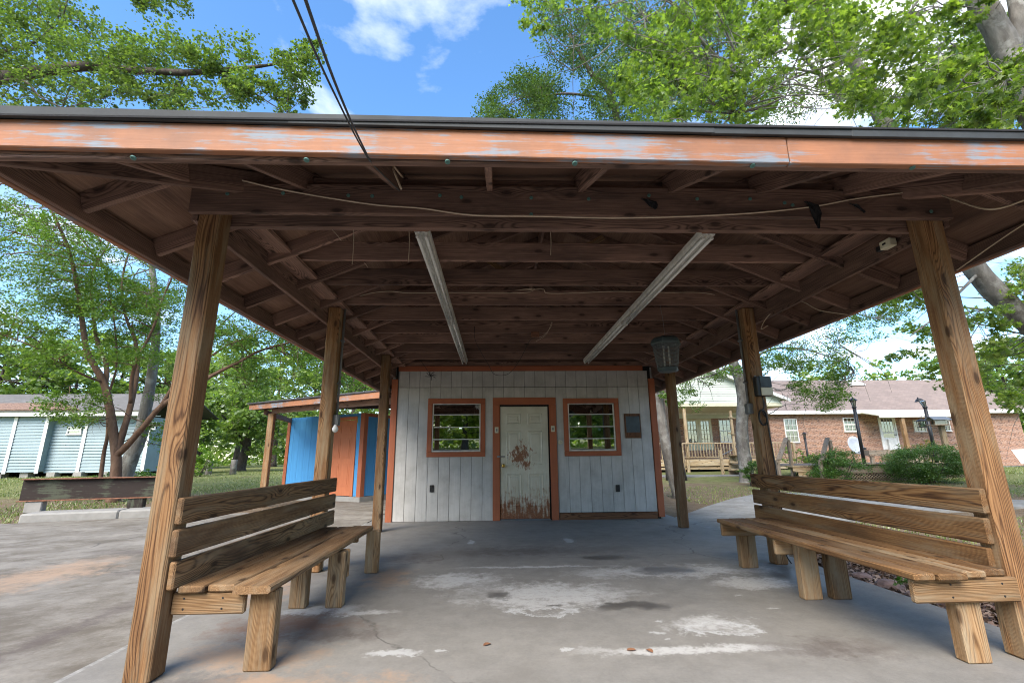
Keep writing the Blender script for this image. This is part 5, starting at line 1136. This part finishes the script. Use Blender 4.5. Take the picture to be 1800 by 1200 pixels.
tree('maple_tree', 'big grey-limbed maple whose bright leaves hang over the right half of the roof', limbs, C, R, 165, .100, LEAF_MAPLE, G_MAPLE, B_GREY, seed=6, base=(14.6, 9.8, -.06), flat=.35, twig=.010)
limbs = [([Vector((9.6, 6.4, -.1)), Vector((9.3, 6.3, 2))]+P_((1900, 330, 6.3), (1820, 200, 6.3), (1775, 100, 6.3), (1740, 30, 6.3), (1700, -40, 6.3), (1640, -160, 6.4)), .27, .16),
         (P_((1775, 100, 6.3), (1790, 40, 6.2), (1780, -20, 6.2), (1770, -90, 6.2)), .14, .08), (P_((1830, 170, 6.3), (1800, 150, 5.9), (1770, 135, 5.6)), .035, .02)]
C, R = px_clumps([(1560, 1800, -120, 40, 5.5, 8, 16, .4), (1700, 1900, 60, 260, 5.2, 6.2, 14, .32), (1600, 1720, 120, 200, 5, 6, 7, .26)], rg)
tree('near_maple', 'mottled grey trunk rising at the top right corner with large maple leaves', limbs, C, R, 80, .12, LEAF_MAPLE, G_MAPLE, B_GREY, seed=7, base=(9.6, 6.4, -.06), flat=.35, twig=.009)
# darker oak further behind
limbs = [([Vector((7.5, 20, -.0)), Vector((7.2, 19.8, 4)), Vector((6.6, 19.4, 8)), pt(1080, 190, 19), pt(1040, 130, 18.8), pt(1000, 60, 18.6)], .32, .08), (P_((1085, 200, 19), (1060, 175, 18.6), (1000, 165, 18.2), (940, 170, 18)), .12, .03), (P_((1070, 190, 19), (1120, 170, 19.2), (1180, 130, 19.4)), .12, .03)]
C, R = px_clumps([(940, 1180, 70, 210, 16.5, 21, 46, .9), (860, 960, 140, 215, 17, 19.5, 20, .75), (960, 1250, 10, 100, 17, 21, 24, .9), (1180, 1500, 60, 220, 17, 22, 26, 1.0)], rg)
tree('dark_oak', 'dark green small-leaved tree standing behind the maples above the roof', limbs, C, R, 420, .125, LEAF_OVAL, G_OAK, B_DARK, seed=8, base=(7.5, 20, .1))
# tree with the grey trunk before the porch, drooping sprays
b_ = down(pt(1313, 848, 18.3))
limbs = [([b_]+P_((1312, 830, 18.3), (1304, 760, 18.3), (1306, 705, 18.3), (1299, 665, 18.2), (1288, 635, 18), (1275, 590, 17.8), (1265, 520, 17.5)), .27, .16),
         (P_((1300, 670, 18.2), (1340, 620, 17.6), (1400, 612, 17), (1460, 628, 16.5), (1500, 650, 16.2)), .06, .012), (P_((1285, 620, 18), (1360, 560, 17), (1450, 540, 16), (1540, 560, 15.5)), .07, .012), (P_((1290, 640, 18), (1250, 660, 17.5), (1210, 668, 17.2)), .05, .012)]
bare = [P_((1440, 600, 16.4), (1480, 625, 16.2), (1512, 660, 16.1), (1530, 705, 16)), P_((1450, 590, 16.2), (1500, 620, 16), (1550, 650, 15.8), (1568, 690, 15.8)), P_((1480, 610, 16), (1530, 640, 15.8), (1560, 670, 15.8)), P_((1228, 666, 17.2), (1246, 680, 17), (1254, 706, 17)), P_((1238, 672, 17.2), (1232, 692, 17))]
C, R = px_clumps([(1340, 1480, 545, 640, 15, 18, 26, .55), (1395, 1485, 625, 715, 15.5, 17, 30, .40), (1340, 1420, 620, 670, 15.5, 17.5, 9, .42), (1480, 1560, 540, 600, 14.5, 16.5, 12, .42), (1175, 1250, 650, 720, 16, 18, 9, .36), (1240, 1300, 640, 670, 16.5, 18, 6, .36), (1200, 1400, 380, 540, 15, 20, 26, .9), (1440, 1600, 500, 560, 14, 17, 12, .5)], rg)
tree('porch_tree', 'straight grey trunk before the porch with drooping leafy sprays to its right', limbs, C, R, 210, .080, LEAF_OVAL, G_CRAPE, B_GREY, seed=9, bare=bare)
limbs = [([down(pt(1196, 868, 13.6))]+P_((1183, 840, 13.6), (1170, 780, 13.6), (1158, 700, 13.6), (1150, 600, 13.5), (1150, 480, 13.4)), .17, .11)]
C, R = px_clumps([(1100, 1260, 380, 520, 12.5, 15, 12, .6), (1158, 1175, 690, 715, 13.2, 13.8, 2, .2)], rg)
tree('slim_tree', 'slim pale trunk right beside the hut corner', limbs, C, R, 110, .09, LEAF_OVAL, G_CRAPE, B_GREY, seed=10)
# smaller tree on the far lawn, left
limbs = [([down(pt(421, 824, 34))]+P_((424, 815, 34), (430, 795, 34), (436, 770, 34), (430, 720, 34), (428, 660, 34), (425, 600, 34)), .42, .08), (P_((434, 785, 34), (418, 765, 33.5), (408, 745, 33), (390, 730, 32.5)), .2, .05), (P_((436, 775, 34), (446, 750, 34.5), (460, 740, 35)), .2, .05)]
C, R = px_clumps([(370, 480, 650, 780, 31, 37, 44, 1.2), (350, 470, 690, 770, 31, 36, 20, 1.1), (460, 560, 720, 800, 32, 37, 16, 1.0), (380, 440, 580, 660, 32, 36, 10, .9)], rg)
tree('lawn_tree', 'round-headed tree with a dark forked trunk on the far left lawn', limbs, C, R, 120, .26, LEAF_WIDE, G_FAR, B_DARK, seed=11)
# trees along the far side of the yard
def far_tree(x, y, h, r, mat, label, seed, n=50, per=90, ls=.36, grp='trees round the far side of the yard'):
    rr = np.random.default_rng(seed); g_ = gz(x, y)
    limbs_ = [([Vector((x, y, g_-.1)), Vector((x+.1, y, g_+h*.25)), Vector((x-.1, y, g_+h*.55)), Vector((x, y, g_+h*.92))], .05*r+.1, .04)]
    C_ = []; R_ = []
    for _ in range(n):
        d = rr.normal(size=3); d /= np.linalg.norm(d); q = d*rr.uniform(.45, 1)**.5
        C_.append((x+q[0]*r, y+q[1]*r, g_+h*.62+q[2]*h*.40)); R_.append(r*.30*rr.uniform(.7, 1.3))
    return tree('far_tree', label, limbs_, C_, R_, per, ls, LEAF_WIDE, mat, B_DARK, grp, seed=seed, twig=.02)
def place(u, Y): q = pt(u, 800, Y); return q.x, Y
FT = [(-30, 36, 11, 4.6, G_FAR, 'tall green tree behind the left end of the light blue house'), (40, 38, 10, 4.2, G_FARL, 'pale green tree behind the roof of the light blue house'), (110, 40, 10.5, 4.2, G_FAR, 'mid green tree behind the right part of the light blue house roof'), (190, 44, 12, 4.6, G_FARL, 'light green tree seen through the many-stemmed tree'), (270, 44, 11, 4.4, G_FAR, 'green tree behind the right end of the light blue house'), (350, 50, 12, 5, G_FARL, 'tall pale tree left of the far lawn tree'), (415, 56, 14, 5.2, G_FARL, 'tall pale tree straight behind the far lawn tree'), (480, 52, 13, 5, G_FAR, 'tall tree right of the far lawn tree'), (545, 50, 13, 5, G_FARL, 'tall pale tree behind the blue shed roof'), (615, 48, 14, 5, G_FAR, 'dark tree behind the blue shed'), (690, 52, 13, 5, G_FAR, 'tree beside the hut corner behind the blue shed'),
      (1510, 44, 9.3, 4.2, G_FARL, 'round bright tree top over the ridge of the brick house'), (1700, 46, 10.5, 4.8, G_FAR, 'tree behind the right part of the brick house'), (1800, 40, 10, 4.5, G_FARL, 'tree beyond the right corner of the brick house'), (1880, 36, 9.5, 4.2, G_FAR, 'tree at the right edge beyond the lawn'), (1230, 46, 10, 4.2, G_FAR, 'tree behind the porch gable')]
for i, (u, Y, h, r, m_, lab) in enumerate(FT): x_, y_ = place(u, Y); far_tree(x_, y_, h, r, m_, lab, 40+i)
# trees behind the photographer, mirrored in the hut windows
for i, (x_, y_, h, r, m_) in enumerate(((-9, -17, 8.5, 4, G_FAR), (-2.5, -20, 9.5, 4.4, G_FARL), (4.5, -19, 8.8, 4.2, G_FAR), (11, -21, 9.5, 4.4, G_FAR), (-16, -22, 9.5, 4.5, G_FARL))):
    far_tree(x_, y_, h, r, m_, ('first', 'second', 'third', 'fourth', 'fifth')[i]+' of the trees across the road, mirrored in the hut windows', 80+i, 80, 150, .36, 'trees across the road')
# shrubs
def shrub(u, v, Y, w_, h_, mat, label, seed, n=26, per=150, ls=.055, name='shrub'):
    rr = np.random.default_rng(seed); q = pt(u, v, Y); g_ = gz(q.x, Y); C_ = []; R_ = []; limbs_ = []
    for k in range(5):
        a = rr.uniform(0, 6.28); limbs_.append(([Vector((q.x+.1*math.cos(a), Y+.1*math.sin(a), g_-.05)), Vector((q.x+.2*w_*math.cos(a), Y+.2*w_*math.sin(a), g_+h_*.4)), Vector((q.x+.36*w_*math.cos(a), Y+.36*w_*math.sin(a), g_+h_*.8))], .022, .006))
    for _ in range(n):
        d = rr.normal(size=3); d /= np.linalg.norm(d); f = rr.uniform(.4, 1)**.5
        C_.append((q.x+d[0]*f*w_*.42, Y+d[1]*f*w_*.42, max(g_+.1, g_+h_*.5+d[2]*f*h_*.42))); R_.append(.17*(w_+h_)/2*rr.uniform(.7, 1.2))
    return tree(name, label, limbs_, C_, R_, per, ls, LEAF_OVAL, mat, B_DARK, 'shrubs on the lawn', 'shrub', (q.x, Y, g_), seed=seed, twig=.005)
shrub(1472, 830, 16.4, 2.1, 1.25, G_BUSH, 'loose green shrub right of the deck stairs', 101, 50, 330, .05)
shrub(1628, 830, 16.2, 2.7, 1.35, G_BUSH, 'wide dense green shrub before the deck lattice', 102, 80, 420, .05)
shrub(1322, 830, 16.8, .9, .95, G_BUSH, 'small green shrub at the foot of the grey porch trunk', 103, 20, 260, .05)
shrub(1396, 800, 21.5, 1.3, 1.3, G_FARL, 'leafy plant below the left window of the brick wall', 104, 16, 110, .09)
shrub(1436, 800, 21.5, .9, 1.2, G_YEL, 'yellowish plant behind the right stair rail', 105, 12, 90, .08)
shrub(350, 815, 25, 1.9, 1.6, G_YEL, 'bright yellow-green bush beside the far left lawn', 106, 26, 150, .10)
shrub(1632, 785, 19.5, 1.3, 1.6, leafmat('gold_leaf', [(.30, .26, .04), (.36, .20, .05), (.12, .18, .04)], .4), 'golden flowering plant behind the broken lantern post', 107, 12, 90, .08)
shrub(190, 835, 15.6, 1.2, .7, G_CRAPE, 'low weeds round the many-stemmed tree', 108, 16, 90, .06); shrub(280, 830, 19, 1.8, .8, G_BUSH, 'low green bush right of the leaning grey trunk', 109, 16, 90, .08)
# stumps of an old fence on the far lawn
for i, (u, lab) in enumerate(((369, 'left wooden fence stump on the far lawn'), (412, 'right wooden fence stump on the far lawn'))):
    q = pt(u, 810, 27); g_ = gz(q.x, 27); tag(lathe('fence_stump', [(.17, -.1), (.16, .5), (.155, .78), (.14, .80)], B_GREY, None, (q.x, 27, g_), 10), lab, 'stump', 'fence stumps')
# grass, mulch and ground litter
def blades(name, regs, mat, label, w_=.012, seed=5):
    rr = np.random.default_rng(seed); VV = []; n_ = 0
    for (poly, cnt, h_) in regs:
        (xa, xb, ya, yb_) = poly; x = rr.uniform(xa, xb, cnt); y = rr.uniform(ya, yb_, cnt)
        pat = np.sin(x*1.3+y*.7)+np.sin(x*.5-y*1.1+1)+rr.normal(size=cnt)*.8; k = pat > -.6; x, y = x[k], y[k]
        z = np.array([gz(a, b) for a, b in zip(x, y)]); a = rr.uniform(0, 6.28, len(x)); hh = h_*rr.uniform(.4, 1.2, len(x)); ww = w_*(1+hh*4)
        dx, dy = np.cos(a)*ww, np.sin(a)*ww; lx, ly = rr.normal(size=len(x))*hh*.4, rr.normal(size=len(x))*hh*.4
        VV.append(np.stack([np.stack([x-dx, y-dy, z-.01], 1), np.stack([x+dx, y+dy, z-.01], 1), np.stack([x+lx, y+ly, z+hh], 1)], 1).reshape(-1, 3))
    V_ = np.concatenate(VV); F_ = np.arange(len(V_)).reshape(-1, 3)
    tag(link(name, np_mesh(name, V_, F_, mat)), label, kind='stuff')
G_GRASS = leafmat('grass_blade', [(.09, .13, .03), (.16, .20, .05), (.27, .27, .10)], .35)
blades('grass', [((-22, -5.5, 15, 21), 26000, .06), ((-30, -5, 21, 34), 26000, .09), ((-14, -9.3, 9, 15), 5000, .07), ((5, 22, 12, 17.3), 16000, .05), ((15, 40, 12, 27), 26000, .09), ((4.5, 14, 3, 9), 12000, .05)], G_GRASS, 'short patchy lawn grass')
# mulch strip beside the slab
def mulch():
    rr = np.random.default_rng(9); n_ = 7500
    y = rr.uniform(1.5, 5.9, n_); x = 3.375+rr.uniform(0, 1, n_)**1.3*1.0+np.maximum(0, y-5.4)*.6
    P = np.stack([x, y, -.05+rr.uniform(0, .035, n_)], 1)
    return tag(link('mulch', leaf_mesh('mulch', P, .06, LEAF_OVAL, leafmat('mulch_chip', [(.05, .028, .018), (.11, .06, .04), (.22, .15, .11), (.30, .22, .17)], .05), 1.2, rr)), 'brown bark mulch and dead leaves along the right slab edge', kind='stuff')
mulch()
STONE = plain('edging_stone', (.20, .135, .12), .9, 0, .4, 14)
for i, (x, y, s_) in enumerate(((3.50, 4.45, .10), (3.47, 4.12, .085), (3.52, 4.80, .07), (3.46, 3.78, .06), (3.55, 5.15, .07))):
    bm = bmesh.new(); bmesh.ops.create_icosphere(bm, subdivisions=2, radius=s_)
    for v in bm.verts: v.co = v.co*(1+random.uniform(-.10, .10)); v.co.z *= .6; v.co.x *= 1.25
    me = bpy.data.meshes.new('edging_stone'); bm.to_mesh(me); bm.free(); me.materials.append(STONE)
    tag(link('edging_stone', me, None, Matrix.Translation((x, y, -.02)) @ Matrix.Rotation(i*1.1, 4, 'Z')), ('largest', 'second largest', 'upper', 'nearest small', 'farthest small')[i]+' reddish edging stone in the mulch under the right bench', 'stone', 'edging stones')
for i, (x, y) in enumerate(((3.50, 4.28), (3.55, 3.5), (3.60, 3.15))):
    rr = np.random.default_rng(60+i); limbs_ = [([Vector((x, y, -.06)), Vector((x+.02, y, .02)), Vector((x+.05, y, .10))], .004, .002)]
    tree('weed', ('weed beside the largest edging stone', 'middle weed in the mulch under the right bench', 'nearest weed in the mulch under the right bench')[i], limbs_, [(x+rr.normal()*.06, y+rr.normal()*.06, .03+.06*rr.uniform()) for _ in range(6)], [.05]*6, 16, .045, LEAF_OVAL, G_BUSH, B_DARK, 'weeds in the mulch', 'weed', (x, y, -.06), seed=60+i, twig=.003)

# the wood that closes the view beyond the yard: one mass nobody could count
rw = np.random.default_rng(77); Pw = []
for (x0, y0, x1, y1, n_, h_) in ((-75, 52, -34, 66, 7000, 8), (-40, 72, 12, 78, 11000, 9), (12, 60, 50, 58, 8000, 9), (44, 56, 80, 30, 9000, 9), (-30, -34, 32, -34, 14000, 9), (-75, 48, -60, 10, 6000, 10)):
    t = rw.uniform(0, 1, n_); z = rw.uniform(0, 1, n_)**.9*h_*(.75+.25*np.sin(t*23)+.12*np.sin(t*61)); Pw.append(np.stack([x0+(x1-x0)*t+rw.normal(size=n_)*1.6, y0+(y1-y0)*t+rw.normal(size=n_)*1.6, z+.2], 1))
tag(link('distant_wood', leaf_mesh('distant_wood', np.concatenate(Pw), .62, LEAF_WIDE, G_FARL, .3, rw)), 'green wood closing the view beyond the yard', kind='stuff')
